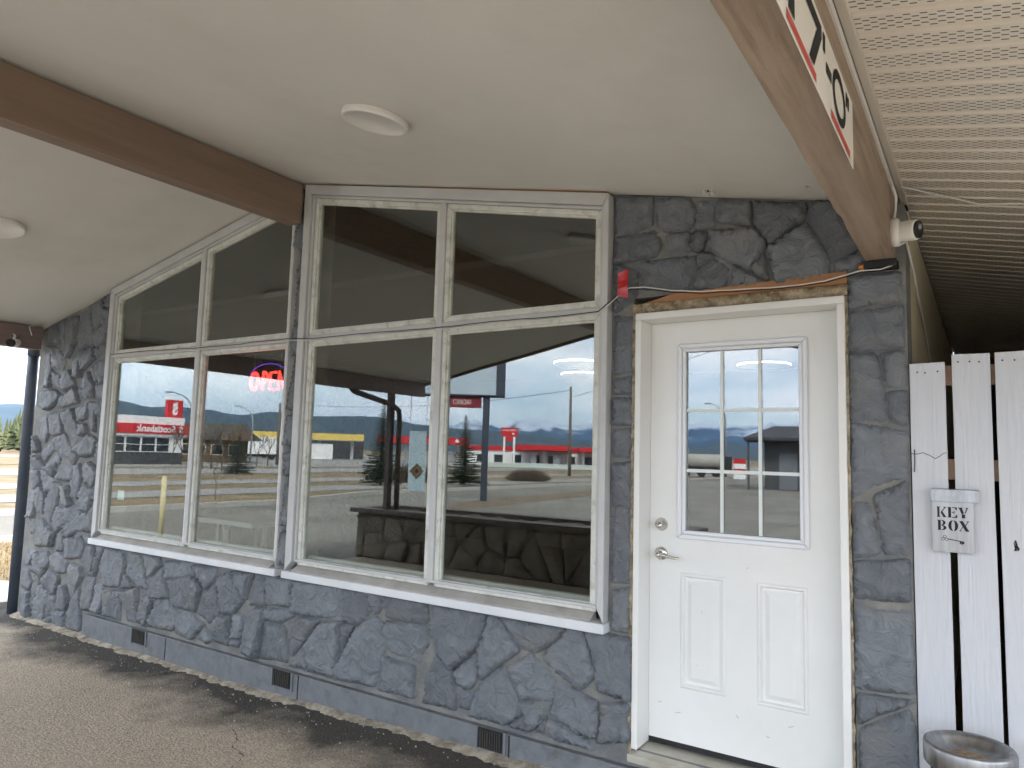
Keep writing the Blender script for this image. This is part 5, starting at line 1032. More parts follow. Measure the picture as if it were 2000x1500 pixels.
# hanging sign under the front corner
hx, hy = bearing(-41.3, 11.4).x, bearing(-41.3, 11.4).y
hs = thing('hanging_sign', 'slim white hanging sign with yellow diamond under the porch corner', 'sign', (-7.62, -5.5, 1.45))
HC = Vector((-7.62, -5.5, 0)); m_w = mat('white_acrylic', (0.80, 0.86, 0.88), None, 0.4)
_nt = m_w.node_tree; _tl = _nt.nodes.new('ShaderNodeBsdfTranslucent'); _tl.inputs[0].default_value = (0.86, 0.95, 0.97, 1); _mx = _nt.nodes.new('ShaderNodeMixShader'); _mx.inputs[0].default_value = 0.88
_nt.links.new(_nt.nodes['Principled BSDF'].outputs[0], _mx.inputs[1]); _nt.links.new(_tl.outputs[0], _mx.inputs[2]); _nt.links.new(_mx.outputs[0], _nt.nodes['Material Output'].inputs[0])
hm = Matrix.Rotation(R(-40), 4, 'Z')
def hb(x0, x1, y0, y1, z0, z1, name, m):
    b_ = MB().box(x0, x1, y0, y1, z0, z1); b_.v = [tuple(HC+(hm@Vector(v))) for v in b_.v]; return b_.build(name, m, hs, bevel=0.003)
hb(-0.135, 0.135, -0.004, 0.004, 1.02, 1.98, 'board', m_w)
dmb = MB(); 
for rr_, col_, off in ((0.115, 'yellow', 0.0055), (0.07, 'white_paint', 0.0065), (0.035, 'red', 0.0075)):
    dq = [HC+(hm@Vector((rr_*a, off, 1.34+rr_*1.15*b2))) for a, b2 in ((0, -1), (1, 0), (0, 1), (-1, 0))]
    me = bpy.data.meshes.new('diamond'); me.from_pydata([tuple(v) for v in dq], [], [(0, 1, 2, 3)]); link('diamond', me, M[col_], hs)
for xx in (-0.13, 0.13): p = HC+(hm@Vector((xx, 0, 1.98))); MB().tube([p, Vector((p.x, p.y, ceil(p.x)-0.001))], 0.005, 6).build('chain', M['galv'], hs)

# big motel sign on two posts
sp = mirror_ground(945, 985, 0.0)
ms = thing('motel_sign', 'pale blue motel sign cabinet on dark posts above a red vacancy box', 'sign', sp)
vdir = Vector((sp.x-CAM.x, sp.y+CAM.y*-1-(-3.323)*0, 0)); vdir = Vector((sp.x, sp.y-3.323, 0)).normalized()      # from the mirrored eye
nrm = Vector((0.55, 0.83, 0)).normalized(); along = Vector((0, 0, 1)).cross(nrm)
SBm = Matrix((( along.x, nrm.x, 0, sp.x), (along.y, nrm.y, 0, sp.y), (0, 0, 1, 0), (0, 0, 0, 1)))
def sb(x0, x1, y0, y1, z0, z1, name, m, bevel=0.0):
    b_ = MB().box(x0, x1, y0, y1, z0, z1); b_.v = [tuple(SBm@Vector(v)) for v in b_.v]; return b_.build(name, m, ms, bevel=bevel)
def sx_at(px, py):      # position along the sign plane of a ray through the glass
    d = ray(px, py); d = Vector((d.x, -d.y, d.z)); o = Vector((CAM.x, -CAM.y, CAM.z)); t = (sp-o).dot(nrm)/d.dot(nrm); p = o+d*t; return (p-sp).dot(along), p.z
(sa, z_b), (sb_, _) = sx_at(985, 777), sx_at(822, 782); z_top = z_b+1.75
lo_, hi_ = min(sa, sb_), max(sa, sb_)
(v0, vz0), (v1, vz1) = sx_at(945, 797), sx_at(878, 781); vlo, vhi = min(v0, v1), max(v0, v1)
for px in (945, 866): c_ = sx_at(px, 900)[0]; sb(c_-0.11, c_+0.11, -0.11, 0.11, -0.05, z_b+0.002, 'post', M['navy'])
sb(lo_, hi_, -0.22, 0.22, z_b, z_top, 'cabinet', M['navy'], 0.02)
sb(lo_+0.30 if sa < sb_ else lo_+0.06, hi_-0.06 if sa < sb_ else hi_-0.30, 0.2205, 0.235, z_b+0.06, z_top-0.06, 'face', M['sign_blue'])
sb(vlo+0.115, vhi, -0.1, 0.1, min(vz0, vz1), z_b-0.012, 'vacancy_box', mat('maroon', (0.20, 0.012, 0.02), None, 0.5))
tm = text_mb('VACANCY', 0.17, SBm@Vector((vlo+0.2+(vhi-vlo)*0.2, 0.101, (min(vz0, vz1)+z_b)/2-0.09)), along, (0, 0, 1), width=(vhi-vlo)*0.55)
tme = bpy.data.meshes.new('lettering'); tme.from_pydata([tuple(v) for v in tm.v], [], tm.f); link('lettering', tme, M['sign_white'], ms)

# yellow post
yp = mirror_ground(308, 1058, -0.02)
t = thing('yellow_post', 'yellow bollard post standing in the parking lot', 'bollard', yp)
MB().tube([yp, yp+Vector((0, 0, 1.10))], 0.042, 16).build('post', M['bollard'], t, smooth=True)
MB().lathe([(0.042, 0.0), (0.035, 0.02), (0.0, 0.03)], yp+Vector((0, 0, 1.10)), 16).build('cap', M['bollard'], t, smooth=True)

# ------------------------------------------------------------------ trees
def spruce(name, base, h, r, label, seed, n_wh=26, group=None, cat='spruce tree'):
    rnd = random.Random(seed); t = thing(name, label, cat, base, group)
    MB().tube([base, base+Vector((0, 0, h*0.5)), base+Vector((0.01, 0, h*0.98))], [h*0.022, h*0.013, h*0.003], 8).build('trunk', M['bark'], t)
    mb = MB()
    for w in range(n_wh):
        u_ = w/(n_wh-1); z0 = h*(0.06+0.92*u_); L_ = r*(1-u_)**0.85*rnd.uniform(0.8, 1.15)+0.004*h
        nb = max(6, int(15-8*u_))
        for k in range(nb):
            a = 2*math.pi*(k+rnd.random()*0.8)/nb; ll = L_*rnd.uniform(0.7, 1.12); droop = rnd.uniform(0.05, 0.22)*(1-u_)-0.35*u_
            d = Vector((math.cos(a), math.sin(a), 0)); p0 = base+Vector((0, 0, z0))
            seg = max(4, int(ll/(h*0.028)))
            for s_ in range(seg):
                f = (s_+0.4)/seg; c_ = p0+d*ll*f+Vector((0, 0, -droop*ll*f+0.06*ll*f*f)); wd = (h*0.028)*(1.25-f*0.7)*(1.1-0.75*u_)
                for q_ in range(3):
                    aa = a+(q_-1)*0.75+rnd.uniform(-.3, .3); dd = Vector((math.cos(aa), math.sin(aa), rnd.uniform(-.35, .15))); sd = dd.cross(Vector((0, 0, 1))).normalized()
                    sd = (sd*rnd.uniform(-1, 1)+Vector((0, 0, rnd.uniform(-1, 1)))).normalized(); tip = c_+dd*wd*rnd.uniform(1.2, 2.1); b0 = wd*rnd.uniform(.3, .6)
                    mb.add([c_-sd*b0, c_+sd*b0, tip], [(0, 1, 2)])
    me = bpy.data.meshes.new('crown'); me.from_pydata([tuple(v) for v in mb.v], [], mb.f); link('crown', me, M['needle'], t)
    return t
def stand(px, py, zg=-0.05): return mirror_ground(px, py, zg)
def hgt(p, px, py):
    d = ray(px, py); t = math.hypot(p.x, p.y-3.323)/math.hypot(d.x, d.y); return CAM.z+d.z*t
b1 = stand(742, 948); spruce('spruce_tree', b1, hgt(b1, 738, 780), 1.1, 'tall dark spruce beside the brown porch downpipe', 1, 34)
b2_ = stand(905, 947); spruce('spruce_tree', b2_, hgt(b2_, 905, 806), 1.15, 'snow-lit open spruce beside the dark post of the motel sign', 2, 30)
b3 = stand(462, 926); spruce('spruce_tree', b3, hgt(b3, 466, 838), 1.1, 'small dark spruce in the grass before the cabin', 3, 24)
def bare(name, base, h, label, seed, spread=0.5, depth=5, r0=None, group=None, cat='bare tree', stems=1):
    rnd = random.Random(seed); t = thing(name, label, cat, base, group); mb = MB(); tk = MB()
    def grow(p, d, L_, r_, k):
        e = p+d*L_; (tk if k == depth else mb).tube([p, p.lerp(e, .5)+Vector((rnd.uniform(-1, 1), rnd.uniform(-1, 1), 0))*L_*.06, e], [r_, r_*.85, r_*.65], 5 if k > 2 else 3, caps=False)
        if k == 0: return
        for _ in range(rnd.choice((2, 3, 3))):
            nd = (d+Vector((rnd.uniform(-1, 1), rnd.uniform(-1, 1), rnd.uniform(-.3, .8)))*spread*1.3).normalized(); grow(e, nd, L_*rnd.uniform(.6, .82), r_*.62, k-1)
    for s_ in range(stems):
        d = Vector((rnd.uniform(-.2, .2)*(stems > 1)*3, rnd.uniform(-.2, .2)*(stems > 1)*3, 1)).normalized(); grow(base.copy(), d, h*0.30, r0 or h*0.018, depth)
    tk.build('trunk', M['bark'], t); mb.build('crown', M['twig'], t); return t
p = stand(418, 976); bare('bare_sapling', p, 1.45, 'thin leafless sapling in the grass strip', 5, 0.5, 5, 0.014)
for i, (px, py, h_) in enumerate(((395, 916, 3.0), (412, 915, 3.2), (432, 914, 2.8), (500, 912, 2.6), (522, 911, 2.8), (336, 909, 3.0), (352, 908, 3.4))):
    p = stand(px, py); bare('bare_tree', p, h_*(1.15), ['leafless tree left of the cabin', 'leafless tree before the cabin wall', 'leafless tree near the small spruce', 'leafless tree before the white truck', 'leafless tree right of the white truck', 'leafless tree at the bank corner', 'leafless tree between bank and cabin'][i], 30+i, 0.55, 5, group='leafless street trees')
def shrub(base, w, h, label, seed, n=420, m='twig', group=None):
    rnd = random.Random(seed); t = thing('bare_shrub', label, 'shrub', base, group); mb = MB(); st = MB()
    for k in range(n):
        a, rr_ = rnd.uniform(0, 6.283), math.sqrt(rnd.random()); p = base+Vector((math.cos(a)*rr_*w*.35, math.sin(a)*rr_*w*.3, 0)); e = base+Vector((math.cos(a)*rr_*w*.52, math.sin(a)*rr_*w*.4, h*math.sqrt(max(0.05, 1-rr_*rr_))*rnd.uniform(.6, 1.1)))
        (st if k < 30 else mb).tube([p, p.lerp(e, .55)+Vector((rnd.uniform(-1, 1), rnd.uniform(-1, 1), .3))*h*.08, e], [h*.012, h*.009, h*.003], 3, caps=False)
    st.build('stems', M['bark'], t); mb.build('crown', M[m], t)
p = stand(1030, 940); shrub(p, 3.2, 0.85, 'wide low brown leafless shrub right of the motel sign', 4, 1300)
for i, (px, py, lab) in enumerate(((790, 942, 'dark twiggy shrub between the two tall spruces'), (822, 943, 'dark twiggy shrub close to the open spruce'))):
    p = stand(px, py); shrub(p, 1.6, 1.15, lab, 8+i, 500, 'twig')
# wood beyond the roads on the left
fw = MB(); rnd = random.Random(77)
for k in range(420):
    a = R(rnd.uniform(52, 86)); d_ = rnd.uniform(105, 190); base = Vector((-math.sin(a)*d_, -3.3+math.cos(a)*d_, -0.05)); h_ = rnd.uniform(4.0, 7.5)*(0.7+0.3*d_/120); nl = 7
    for j in range(nl):
        u_ = j/nl; z0 = h_*(0.12+0.85*u_); r_ = h_*0.2*(1-u_)+0.1; n_ = 7; ph = rnd.random()*6
        ringv = [base+Vector((math.cos(ph+6.283*q/n_)*r_*rnd.uniform(.6, 1.2), math.sin(ph+6.283*q/n_)*r_*rnd.uniform(.6, 1.2), z0-rnd.uniform(0, .10)*h_)) for q in range(n_)]
        tip = base+Vector((0, 0, z0+h_*0.2)); k0 = len(fw.v); fw.v += [tuple(v) for v in ringv]+[tuple(tip)]
        fw.f += [(k0+q, k0+(q+1) % n_, k0+n_) for q in range(n_)]
me = bpy.data.meshes.new('wood'); me.from_pydata(fw.v, [], fw.f); link('wood', me, M['forest'], None, kind='stuff', label='far wood of mixed conifers beyond the roads on the left')
# rail fence by the far road on the left
rf = thing('rail_fence', 'low rail fence across the field left of the downpipe', 'fence', (-50, 15, 0))
for k in range(9): p = Vector((-58+k*0.1, -6+k*6.0, 0)); MB().box(p.x-0.09, p.x+0.09, p.y-0.09, p.y+0.09, -0.06, 1.35).build('post', M['pole_wood'], rf)
for zz in (0.55,): MB().box(-58.1, -57.0, -6, 42, zz-0.05, zz+0.05).build('rail', M['galv'], rf)
# snow heap left of the office
vs = []; fs = []
for i in range(13):
    for j in range(24):
        rr_ = i/12; a = 2*math.pi*j/24; x, y = -9.25+math.cos(a)*rr_*0.55, 0.35+math.sin(a)*rr_*0.5; vs.append((x, y, -0.05+0.14*(1-rr_**2)*(1+0.4*fb((x, y, 1), 5))))
for i in range(12):
    for j in range(24): fs.append((i*24+j, i*24+(j+1) % 24, (i+1)*24+(j+1) % 24, (i+1)*24+j))
MB().add(vs, fs).build('snow_patch', M['snow'], None, smooth=True, label='small melting snow patch on the grass left of the downpipe', cat='snow')
# dry grass tufts beside the office
gt = MB(); rnd = random.Random(5)
for k in range(9000):
    x, y = rnd.uniform(-13.6, -7.95), rnd.uniform(-0.4, 5.5)
    if x > -8.3 and y < 0.5: continue
    h_ = rnd.uniform(.03, .10); a = rnd.uniform(0, 6.28); s_ = Vector((math.cos(a), math.sin(a), 0))*0.006; ln = Vector((rnd.uniform(-.05, .05), rnd.uniform(-.05, .05), h_))
    p = Vector((x, y, -0.05)); gt.add([p-s_, p+s_, p+ln], [(0, 1, 2)])
me = bpy.data.meshes.new('grass_tufts'); me.from_pydata(gt.v, [], gt.f); link('grass_tufts', me, mat('straw', (0.22, 0.15, 0.06), (0.38, 0.28, 0.13), 0.9, 3), None, kind='stuff', label='dry yellow grass beside the office')
# pebbles on the pavement
pb = MB(); rnd = random.Random(9)
for k in range(420):
    x = rnd.uniform(-7.6, -0.4); y = -0.09-abs(rnd.gauss(0, 0.22)) if rnd.random() < .6 else -rnd.uniform(.1, 2.6); s_ = rnd.uniform(.002, .0075)*(1.6 if rnd.random() < .06 else 1)
    z = rise(x, y)+0.004; pb.add([(x+s_*rnd.uniform(.6, 1.3)*a, y+s_*rnd.uniform(.6, 1.3)*b2, z+s_*c_*.8) for a, b2, c_ in ((1, 0, 0), (-1, 0, 0), (0, 1, 0), (0, -1, 0), (0, 0, 1), (0, 0, -1))], [(0, 2, 4), (2, 1, 4), (1, 3, 4), (3, 0, 4), (2, 0, 5), (1, 2, 5), (3, 1, 5), (0, 3, 5)])
me = bpy.data.meshes.new('pebbles'); me.from_pydata(pb.v, [], pb.f); link('pebbles', me, mat('pebble', (0.2, 0.185, 0.16), (0.5, 0.48, 0.43), 0.9, 60), None, kind='stuff', label='loose pebbles on the porch pavement')

# ------------------------------------------------------------------ far buildings across the road
def rect(root, org, ex, ez, x0, x1, y0, y1, z0, z1, name, m, parent=None):   # ex along the facade, ez out of it
    ex = Vector(ex).normalized(); ez = Vector(ez).normalized(); b_ = MB().box(x0, x1, y0, y1, z0, z1)
    b_.v = [tuple(Vector(org)+ex*v[0]+ez*v[1]+Vector((0, 0, v[2]))) for v in b_.v]; return b_.build(name, m, parent or root)
BK = Vector((-58.5, -33.6, 0))
bank = thing('bank_branch', 'white bank with red fascia and row of windows across the highway', 'building', BK)
EX, EZ = (0, 1, 0), (1, 0, 0)
W_ = 22.0
rect(bank, BK, EX, EZ, 0, W_, -9, 0, -0.05, 0.95, 'base_wall', M['charcoal']); rect(bank, BK, EX, EZ, 0, W_, -9, 0, 0.951, 2.30, 'wall', M['white_paint'])
rect(bank, BK, EX, EZ, -0.15, W_, -9.2, 0.25, 2.301, 2.50, 'soffit', M['white_paint']); fas = rect(bank, BK, EX, EZ, -0.25, W_, -9.3, 0.35, 2.501, 3.30, 'fascia', M['red']); rect(bank, BK, EX, EZ, 0.0, W_, -9, 0.05, 3.301, 3.95, 'parapet', M['white_paint'])
for k in range(16):
    wf = rect(bank, BK, EX, EZ, 1.25+k*1.28, 1.25+k*1.28+1.2, 0.005, 0.06, 0.98, 2.22, 'window', M['white_paint'])
    for r_ in range(2): rect(bank, BK, EX, EZ, 1.25+k*1.28+0.05, 1.25+k*1.28+1.15, 0.062, 0.07, 1.03+r_*0.60, 1.58+r_*0.60, 'pane', M['win_far'], wf)
tm = text_mb('Scotiabank', 0.6, BK+Vector((0.352, 0.95, 2.64)), EX, (0, 0, 1), width=3.5, bold=0.03)
me = bpy.data.meshes.new('lettering'); me.from_pydata([tuple(v) for v in tm.v], [], tm.f); link('lettering', me, M['white_paint'], fas)
tm = text_mb('S', 0.56, BK+Vector((0.352, 0.28, 2.64)), EX, (0, 0, 1), width=0.36, bold=0.05)
me = bpy.data.meshes.new('logo'); me.from_pydata([tuple(v) for v in tm.v], [], tm.f); link('logo', me, M['white_paint'], fas)
bs = thing('bank_sign', 'red square sign with white emblem above the bank roof', 'sign', BK+Vector((-1, 0.3, 3.95)))
rect(bs, BK, EX, EZ, -0.1, 1.3, -0.9, -0.5, 3.96, 5.5, 'cabinet', M['red']); rect(bs, BK, EX, EZ, -0.1, 1.3, -0.92, -0.48, 5.501, 5.66, 'cap', M['white_paint'])
tm = text_mb('S', 1.0, BK+Vector((-0.498, 0.35, 4.2)), EX, (0, 0, 1), width=0.5, bold=0.06)
me = bpy.data.meshes.new('emblem'); me.from_pydata([tuple(v) for v in tm.v], [], tm.f); link('emblem', me, M['white_paint'], bs)
for k in range(4): rect(bs, BK, EX, EZ, 0.40+0.11*k, 0.45+0.11*k, -0.499, -0.495, 4.75, 5.38-0.05*k, 'emblem_bar', M['white_paint'])

def facing(az, dist, z=0.0):     # an origin with axes square to the line of sight
    o = bearing(az, dist, z); v = Vector((o.x, o.y-3.323, 0)).normalized(); ez = -v; ex = Vector((0, 0, 1)).cross(ez); return o, ex, ez
def el_z(el, dist): return CAM.z+math.tan(R(el))*dist
# cabin with gabled roof; ex points to the left of the glass picture
o, ex, ez = facing(-55.6, 80); cab = thing('gabled_cabin', 'brown restaurant cabin with grey gabled roof behind leafless trees', 'building', o)
rect(cab, o, ex, ez, -3.2, 6.0, -6, 0, -0.05, 2.3, 'wall', M['cabin'])
def poly_ex(root, o, ex, ez, pts, y0, y1, name, m):
    mb = MB(); lo = [o+ex*a+ez*y0+Vector((0, 0, b2)) for a, b2 in pts]; hi = [o+ex*a+ez*y1+Vector((0, 0, b2)) for a, b2 in pts]; return mb.hexa(lo, hi).build(name, m, root)
poly_ex(cab, o, ex, ez, [(-4.0, 2.25), (6.6, 2.25), (5.6, 3.9), (-3.0, 3.9)], -7, 0.5, 'roof', M['cabin_roof'])
poly_ex(cab, o, ex, ez, [(-4.6, 2.22), (0.2, 2.22), (-2.2, 4.0)], -0.4, 1.6, 'gable', M['cabin_roof']); poly_ex(cab, o, ex, ez, [(-4.0, 2.22), (-0.4, 2.22), (-2.2, 3.6)], 1.61, 1.66, 'gable_wall', M['cabin'])
for k in range(5): wf = rect(cab, o, ex, ez, -2.4+k*1.6, -1.3+k*1.6, 0.005, 0.05, 0.7, 1.8, 'window', M['cream']); rect(cab, o, ex, ez, -2.32+k*1.6, -1.38+k*1.6, 0.051, 0.06, 0.78, 1.72, 'pane', M['win_far'], wf)
# white cube truck
o, ex, ez = facing(-52.5, 100, -0.04); tr = thing('cube_truck', 'white cube truck parked near the yellow fuel canopy', 'truck', o)
rect(tr, o, ex, ez, -2.6, 2.0, -2.2, 0, 0.75, 3.0, 'box_body', M['white_paint']); poly_ex(tr, o, ex, ez, [(2.05, 0.55), (3.9, 0.55), (3.85, 1.3), (3.3, 2.1), (2.05, 2.15)], -2.0, -0.1, 'cab', M['white_paint'])
rect(tr, o, ex, ez, 2.5, 3.2, -0.098, -0.07, 1.35, 1.95, 'side_window', M['win_far'])
for xx in (-1.6, 2.9):
    for yy in (-0.25, -1.95): c_ = o+ex*xx+ez*yy+Vector((0, 0, 0.45)); MB().tube([c_-ez*0.13, c_+ez*0.13], 0.44, 20).build('wheel', M['tyre'], tr)
rect(tr, o, ex, ez, -2.6, 2.4, -1.6, -0.6, 0.5, 0.74, 'chassis', M['black'])
def car(az, dist, m, label):
    o, ex, ez = facing(az, dist, -0.03); t = thing('parked_car', label, 'car', o, 'cars parked across the highway')
    poly_ex(t, o, ex, ez, [(-2.2, 0.35), (2.2, 0.35), (2.25, 0.75), (1.9, 0.9), (1.2, 0.95), (0.6, 1.45), (-1.3, 1.45), (-2.0, 0.95), (-2.25, 0.8)], -1.7, 0, 'body', m)
    poly_ex(t, o, ex, ez, [(-1.7, 0.98), (0.95, 0.98), (0.5, 1.38), (-1.25, 1.38)], 0.002, 0.01, 'side_window', M['win_far'])
    for xx in (-1.4, 1.4):
        for yy in (-0.1, -1.6): c_ = o+ex*xx+ez*yy+Vector((0, 0, 0.33)); MB().tube([c_-ez*0.11, c_+ez*0.11], 0.33, 16).build('wheel', M['tyre'], t)
car(-51.4, 112, M['red'], 'red car parked beside the white cube truck'); car(-57.0, 105, mat('car_blue', (0.03, 0.06, 0.16), None, 0.3), 'blue car parked between bank and cabin')
# yellow fuel canopy
o, ex, ez = facing(-49.2, 118); st_ = thing('fuel_canopy', 'yellow flat fuel canopy on white columns left of the tall spruce', 'fuel station', o)
zt_c = el_z(1.16, 118); rect(st_, o, ex, ez, -9.0, 11.0, -7, 0, zt_c-1.0, zt_c, 'canopy', M['yellow']); rect(st_, o, ex, ez, -9.0, 11.0, -7, -0.02, zt_c-1.12, zt_c-1.001, 'canopy_edge', M['grey_pump'])
for xx in (-7.4, -2.2, 3.0, 8.2): rect(st_, o, ex, ez, xx-0.25, xx+0.25, -3.6, -3.1, -0.04, zt_c-1.121, 'column', M['white_paint'])
for xx in (-3.6, -1.4, 2.0, 4.2): rect(st_, o, ex, ez, xx-0.6, xx+0.6, -1.4, -0.7, 0.0, 1.9, 'pump', M['grey_pump'])
rect(st_, o, ex, ez, -10, 10, -16, -13, -0.04, 3.0, 'shop', M['charcoal']); rect(st_, o, ex, ez, -4.2, -0.2, -0.68, -0.4, 0.0, 2.4, 'sign_board', M['white_paint'])
# long red fascia station between the spruces
o, ex, ez = facing(-40.2, 125); rs = thing('fuel_canopy', 'long red fuel canopy seen between the two spruces', 'fuel station', o)
zc = el_z(1.12, 125); cf = rect(rs, o, ex, ez, -7.5, 8.0, -8, 0, zc-1.15, zc, 'canopy', M['red'])
for xx in (-6, -1.5, 3, 7): rect(rs, o, ex, ez, xx-0.22, xx+0.22, -4, -3.5, -0.04, zc-1.151, 'column', M['white_paint'])
for xx in (-4.5, 0.5, 5.5): rect(rs, o, ex, ez, xx-0.5, xx+0.5, -2, -1.3, 0, 1.8, 'pump', M['grey_pump'])
# ex points towards the left of the glass picture; readable lettering runs along +ex seen from the lot
leaf = [(0, 1), (.16, .62), (.34, .7), (.28, .36), (.62, .5), (.52, .26), (.8, .12), (.45, -.2), (.5, -.36), (.06, -.3), (.05, -.62), (-.05, -.62), (-.06, -.3), (-.5, -.36), (-.45, -.2), (-.8, .12), (-.52, .26), (-.62, .5), (-.28, .36), (-.34, .7), (-.16, .62)]
def leaf_on(root, o, ex, ez, cx, cz, s, off):
    me = bpy.data.meshes.new('leaf_emblem'); me.from_pydata([tuple(o+ex*(cx+a*s)+ez*off+Vector((0, 0, cz+b2*s))) for a, b2 in leaf], [], [tuple(range(len(leaf)))]); link('leaf_emblem', me, M['white_paint'], root)
leaf_on(cf, o, ex, ez, -5.6, zc-0.62, 0.5, 0.02)
# red roofed station with shop
o, ex, ez = facing(-30.2, 100); sh = thing('fuel_station', 'white fuel station shop with red canopy right of the motel sign', 'fuel station', o)
zs = el_z(0.75, 100)
rect(sh, o, ex, ez, -9.5, 12.5, -9, -5, -0.04, zs-0.9, 'shop_wall', M['white_paint']); rect(sh, o, ex, ez, -9.8, 12.8, -9.3, -4.8, zs-0.899, zs-0.25, 'shop_fascia', M['red'])
rect(sh, o, ex, ez, -3.0, 4.6, -4.5, 1.0, zs-0.75, zs-0.05, 'canopy', M['red']); rect(sh, o, ex, ez, -9.0, -4.0, -4.5, 0.5, zs-0.8, zs-0.2, 'canopy', M['red'])
for xx in (-8.2, -4.6, -2.4, 0.9, 4.0): rect(sh, o, ex, ez, xx-0.15, xx+0.15, -1.9, -1.6, -0.04, zs-0.81, 'column', M['white_paint'])
for k in range(8): wf = rect(sh, o, ex, ez, -8.8+k*2.6, -7.4+k*2.6, -4.995, -4.95, 0.3, 1.5, 'window', M['grey_pump']); rect(sh, o, ex, ez, -8.7+k*2.6, -7.5+k*2.6, -4.949, -4.94, 0.4, 1.4, 'pane', M['win_far'], wf)
for xx in (-6.5, -0.8, 2.4): rect(sh, o, ex, ez, xx-0.45, xx+0.45, -0.9, -0.4, 0, 1.5, 'pump', M['grey_pump'])
o2, ex2, ez2 = facing(-33.5, 92); py_ = thing('pylon_sign', 'red fuel pylon sign on two white posts', 'sign', o2); zp = el_z(2.06, 92)
cab_ = rect(py_, o2, ex2, ez2, -1.05, 1.05, -0.25, 0, zp-1.15, zp, 'cabinet', M['red'])
for xx in (-0.62, 0.62): rect(py_, o2, ex2, ez2, xx-0.13, xx+0.13, -0.2, -0.02, -0.04, zp-1.151, 'post', M['white_paint'])
rect(py_, o2, ex2, ez2, -0.45, 0.45, -0.2, 0.02, zp-1.75, zp-1.2, 'price_board', M['red'])
tm = text_mb('PETRO-CANADA', 0.26, o2-ex2*(-0.0)+ex2*(-0.9)+ez2*0.003+Vector((0, 0, zp-0.45)), ex2, (0, 0, 1), width=1.8)
me = bpy.data.meshes.new('lettering'); me.from_pydata([tuple(v) for v in tm.v], [], tm.f); link('lettering', me, M['white_paint'], cab_); leaf_on(cab_, o2, ex2, ez2, -0.5, zp-0.8, 0.22, 0.006)
o3, ex3, ez3 = facing(-29.5, 90); lw = thing('low_wall', 'long low pale green wall before the red roofed station', 'wall', o3)
rect(lw, o3, ex3, ez3, -8, 9.5, -0.25, 0, -0.05, 0.42, 'wall', mat('pale_green', (0.5, 0.58, 0.52), None, 0.7)); rect(lw, o3, ex3, ez3, -8.05, 9.55, -0.3, 0.05, 0.421, 0.48, 'coping', M['white_paint'])
# poles
def upole(px, az, dist, el, label, arm=True):
    p = bearing(az, dist, -0.05); h_ = el_z(el, dist); t = thing('utility_pole', label, 'utility pole', p)
    MB().tube([p, p+Vector((0, 0, h_+0.05))], [0.15, 0.10], 12).build('pole', M['pole_wood'], t, smooth=True)
    if arm: q = p+Vector((0, 0, h_-0.5)); MB().box(q.x-0.9, q.x+0.9, q.y-0.06, q.y+0.06, q.z-0.06, q.z+0.06).build('crossarm', M['pole_wood'], t)
    return p+Vector((0, 0, h_))
a_ = upole(0, -28.7, 60, 5.42, 'wooden utility pole left of the door in the glass', False); b_ = upole(0, -51.2, 75, 3.35, 'slim utility pole above the cabin', False)
wire_m = M['cable_black']
def wire(p, q, sag, label):
    pts = [p.lerp(q, k/16)-Vector((0, 0, sag*4*(k/16)*(1-k/16))) for k in range(17)]; MB().tube(pts, 0.02, 5).build('overhead_wire', wire_m, None, smooth=True, label=label, cat='wire')
wire(a_-Vector((0, 0, 0.9)), Vector((3.5, -30, 11.5)), 0.3, 'overhead wire rising from the utility pole to the right'); wire(a_-Vector((0, 0, 0.25)), b_, 0.8, 'long overhead wire joining the two utility poles')
def lamp(az, dist, el, side, label):
    p = bearing(az, dist, -0.05); h_ = el_z(el, dist); t = thing('street_lamp', label, 'street lamp', p); v = Vector((p.x, p.y-3.323, 0)).normalized(); ex = Vector((0, 0, 1)).cross(-v)*side
    pts = [p, p+Vector((0, 0, h_*0.78))]+[p+Vector((0, 0, h_*0.78))+ex*(1.6*(1-math.cos(R(a))))+Vector((0, 0, h_*0.22*math.sin(R(a)))) for a in (20, 40, 60, 80, 90)]
    MB().tube(pts, [0.10, 0.08, 0.07, 0.06, 0.055, 0.05, 0.05], 10).build('pole', M['galv'], t, smooth=True)
    q = pts[-1]; MB().box(q.x-0.3, q.x+0.3, q.y-0.15, q.y+0.15, q.z-0.07, q.z+0.05).build('lamp_head', M['galv'], t, bevel=0.02)
lamp(-57.3, 60, 3.8, 1, 'curved street lamp beside the red bank sign'); lamp(-16.9, 70, 4.3, 1, 'curved street lamp left of the dark shed'); lamp(-53.1, 78, 3.0, 1, 'slim street lamp right of the cabin')
# dark shed with hip roof
o, ex, ez = facing(-13.2, 44); sd = thing('dark_shed', 'charcoal shed with hipped shingle roof seen in the door glass', 'building', o)
zr0, zr1 = el_z(1.72, 44), el_z(2.72, 44)
rect(sd, o, ex, ez, -4.5, 0.75, -5, -0.9, -0.04, zr0-0.1, 'wall', M['charcoal'])
lo = [o+ex*a+ez*b2+Vector((0, 0, zr0)) for a, b2 in ((-5.2, 0.3), (1.85, 0.3), (1.85, -5.8), (-5.2, -5.8))]; hi = [o+ex*a+ez*b2+Vector((0, 0, zr1)) for a, b2 in ((-4.0, -2.2), (0.2, -2.2), (0.2, -3.2), (-4.0, -3.2))]
MB().hexa(lo, hi).build('roof', M['shingle'], sd); rect(sd, o, ex, ez, -5.22, 1.87, -5.82, 0.32, zr0-0.16, zr0-0.001, 'eaves', M['shingle'])
dd = rect(sd, o, ex, ez, -1.05, -0.05, -0.899, -0.85, 0.0, 2.1, 'door', mat('shed_door', (0.15, 0.16, 0.18), None, 0.5)); rect(sd, o, ex, ez, -0.95, -0.85, -0.849, -0.8, 0.95, 1.1, 'handle', M['nickel'], dd)
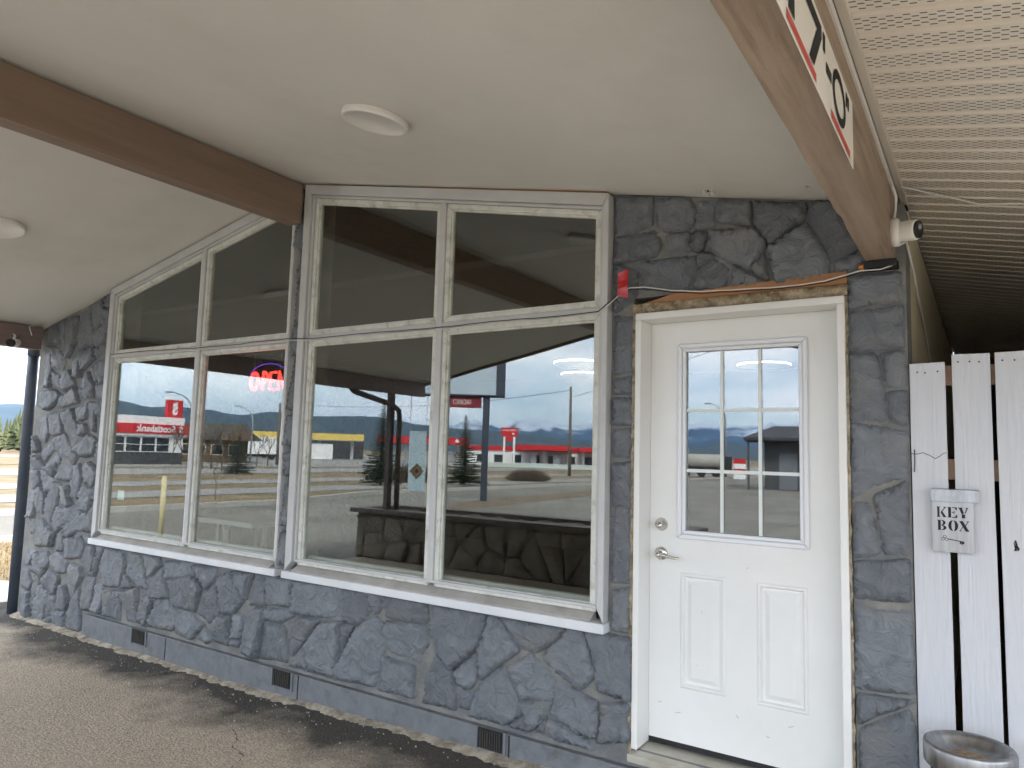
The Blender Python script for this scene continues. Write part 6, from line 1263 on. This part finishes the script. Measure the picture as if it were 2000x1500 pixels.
rect(sd, o, ex, ez, 1.55, 1.67, -0.0, 0.12, -0.04, zr0-0.161, 'post', M['charcoal'])
# tank trailer
o, ex, ez = facing(-18.6, 70, -0.03); tk = thing('tank_trailer', 'grey tank trailer parked at the far side of the lot', 'trailer', o)
c_ = o+Vector((0, 0, 1.45)); mb = MB().tube([c_-ex*1.9, c_-ex*1.75, c_+ex*1.75, c_+ex*1.9], [0.45, 0.68, 0.68, 0.45], 20); mb.build('tank', mat('tank_paint', (0.33, 0.32, 0.28), None, 0.5), tk, smooth=True)
rect(tk, o, ex, ez, -3.4, 3.0, -0.6, 0.6, 0.55, 0.75, 'chassis', M['black'])
for xx in (-1.2, 0.1, 1.6):
    for yy in (-0.62, 0.62): q = o+ex*xx+ez*yy+Vector((0, 0, 0.42)); MB().tube([q-ez*0.12, q+ez*0.12], 0.42, 16).build('wheel', M['tyre'], tk)
rect(tk, o, ex, ez, -2.6, -2.0, -0.7, 0.7, 0.75, 1.95, 'pump_box', M['black'])
car(-20.9, 72, mat('car_dark', (0.03, 0.03, 0.035), None, 0.3), 'dark car left of the tank trailer'); 
o, ex, ez = facing(-15.9, 66, -0.03); cr_ = thing('drink_crates', 'red and white stacked crates left of the dark shed', 'crates', o)
for k in range(4): rect(cr_, o, ex, ez, -0.5, 0.5, -0.5, 0.5, 0.02+0.45*k, 0.44+0.45*k, 'crate', M['red'] if k % 2 else M['white_paint'])

# ------------------------------------------------------------------ air
hz = MB().box(-14000, 14000, -14000, 14000, -6, 820)
hme = hz.mesh('haze'); m = bpy.data.materials.new('haze_air'); m.use_nodes = True; nt = m.node_tree
for n in list(nt.nodes): nt.nodes.remove(n)
ou = nt.nodes.new('ShaderNodeOutputMaterial'); pv = nt.nodes.new('ShaderNodeVolumePrincipled'); pv.inputs['Color'].default_value = (0.24, 0.53, 1.0, 1); pv.inputs['Density'].default_value = 4.6e-5; pv.inputs['Anisotropy'].default_value = 0.2
nt.links.new(pv.outputs[0], ou.inputs['Volume'])
link('haze', hme, m, None, kind='stuff', label='blue air between the office and the mountains')
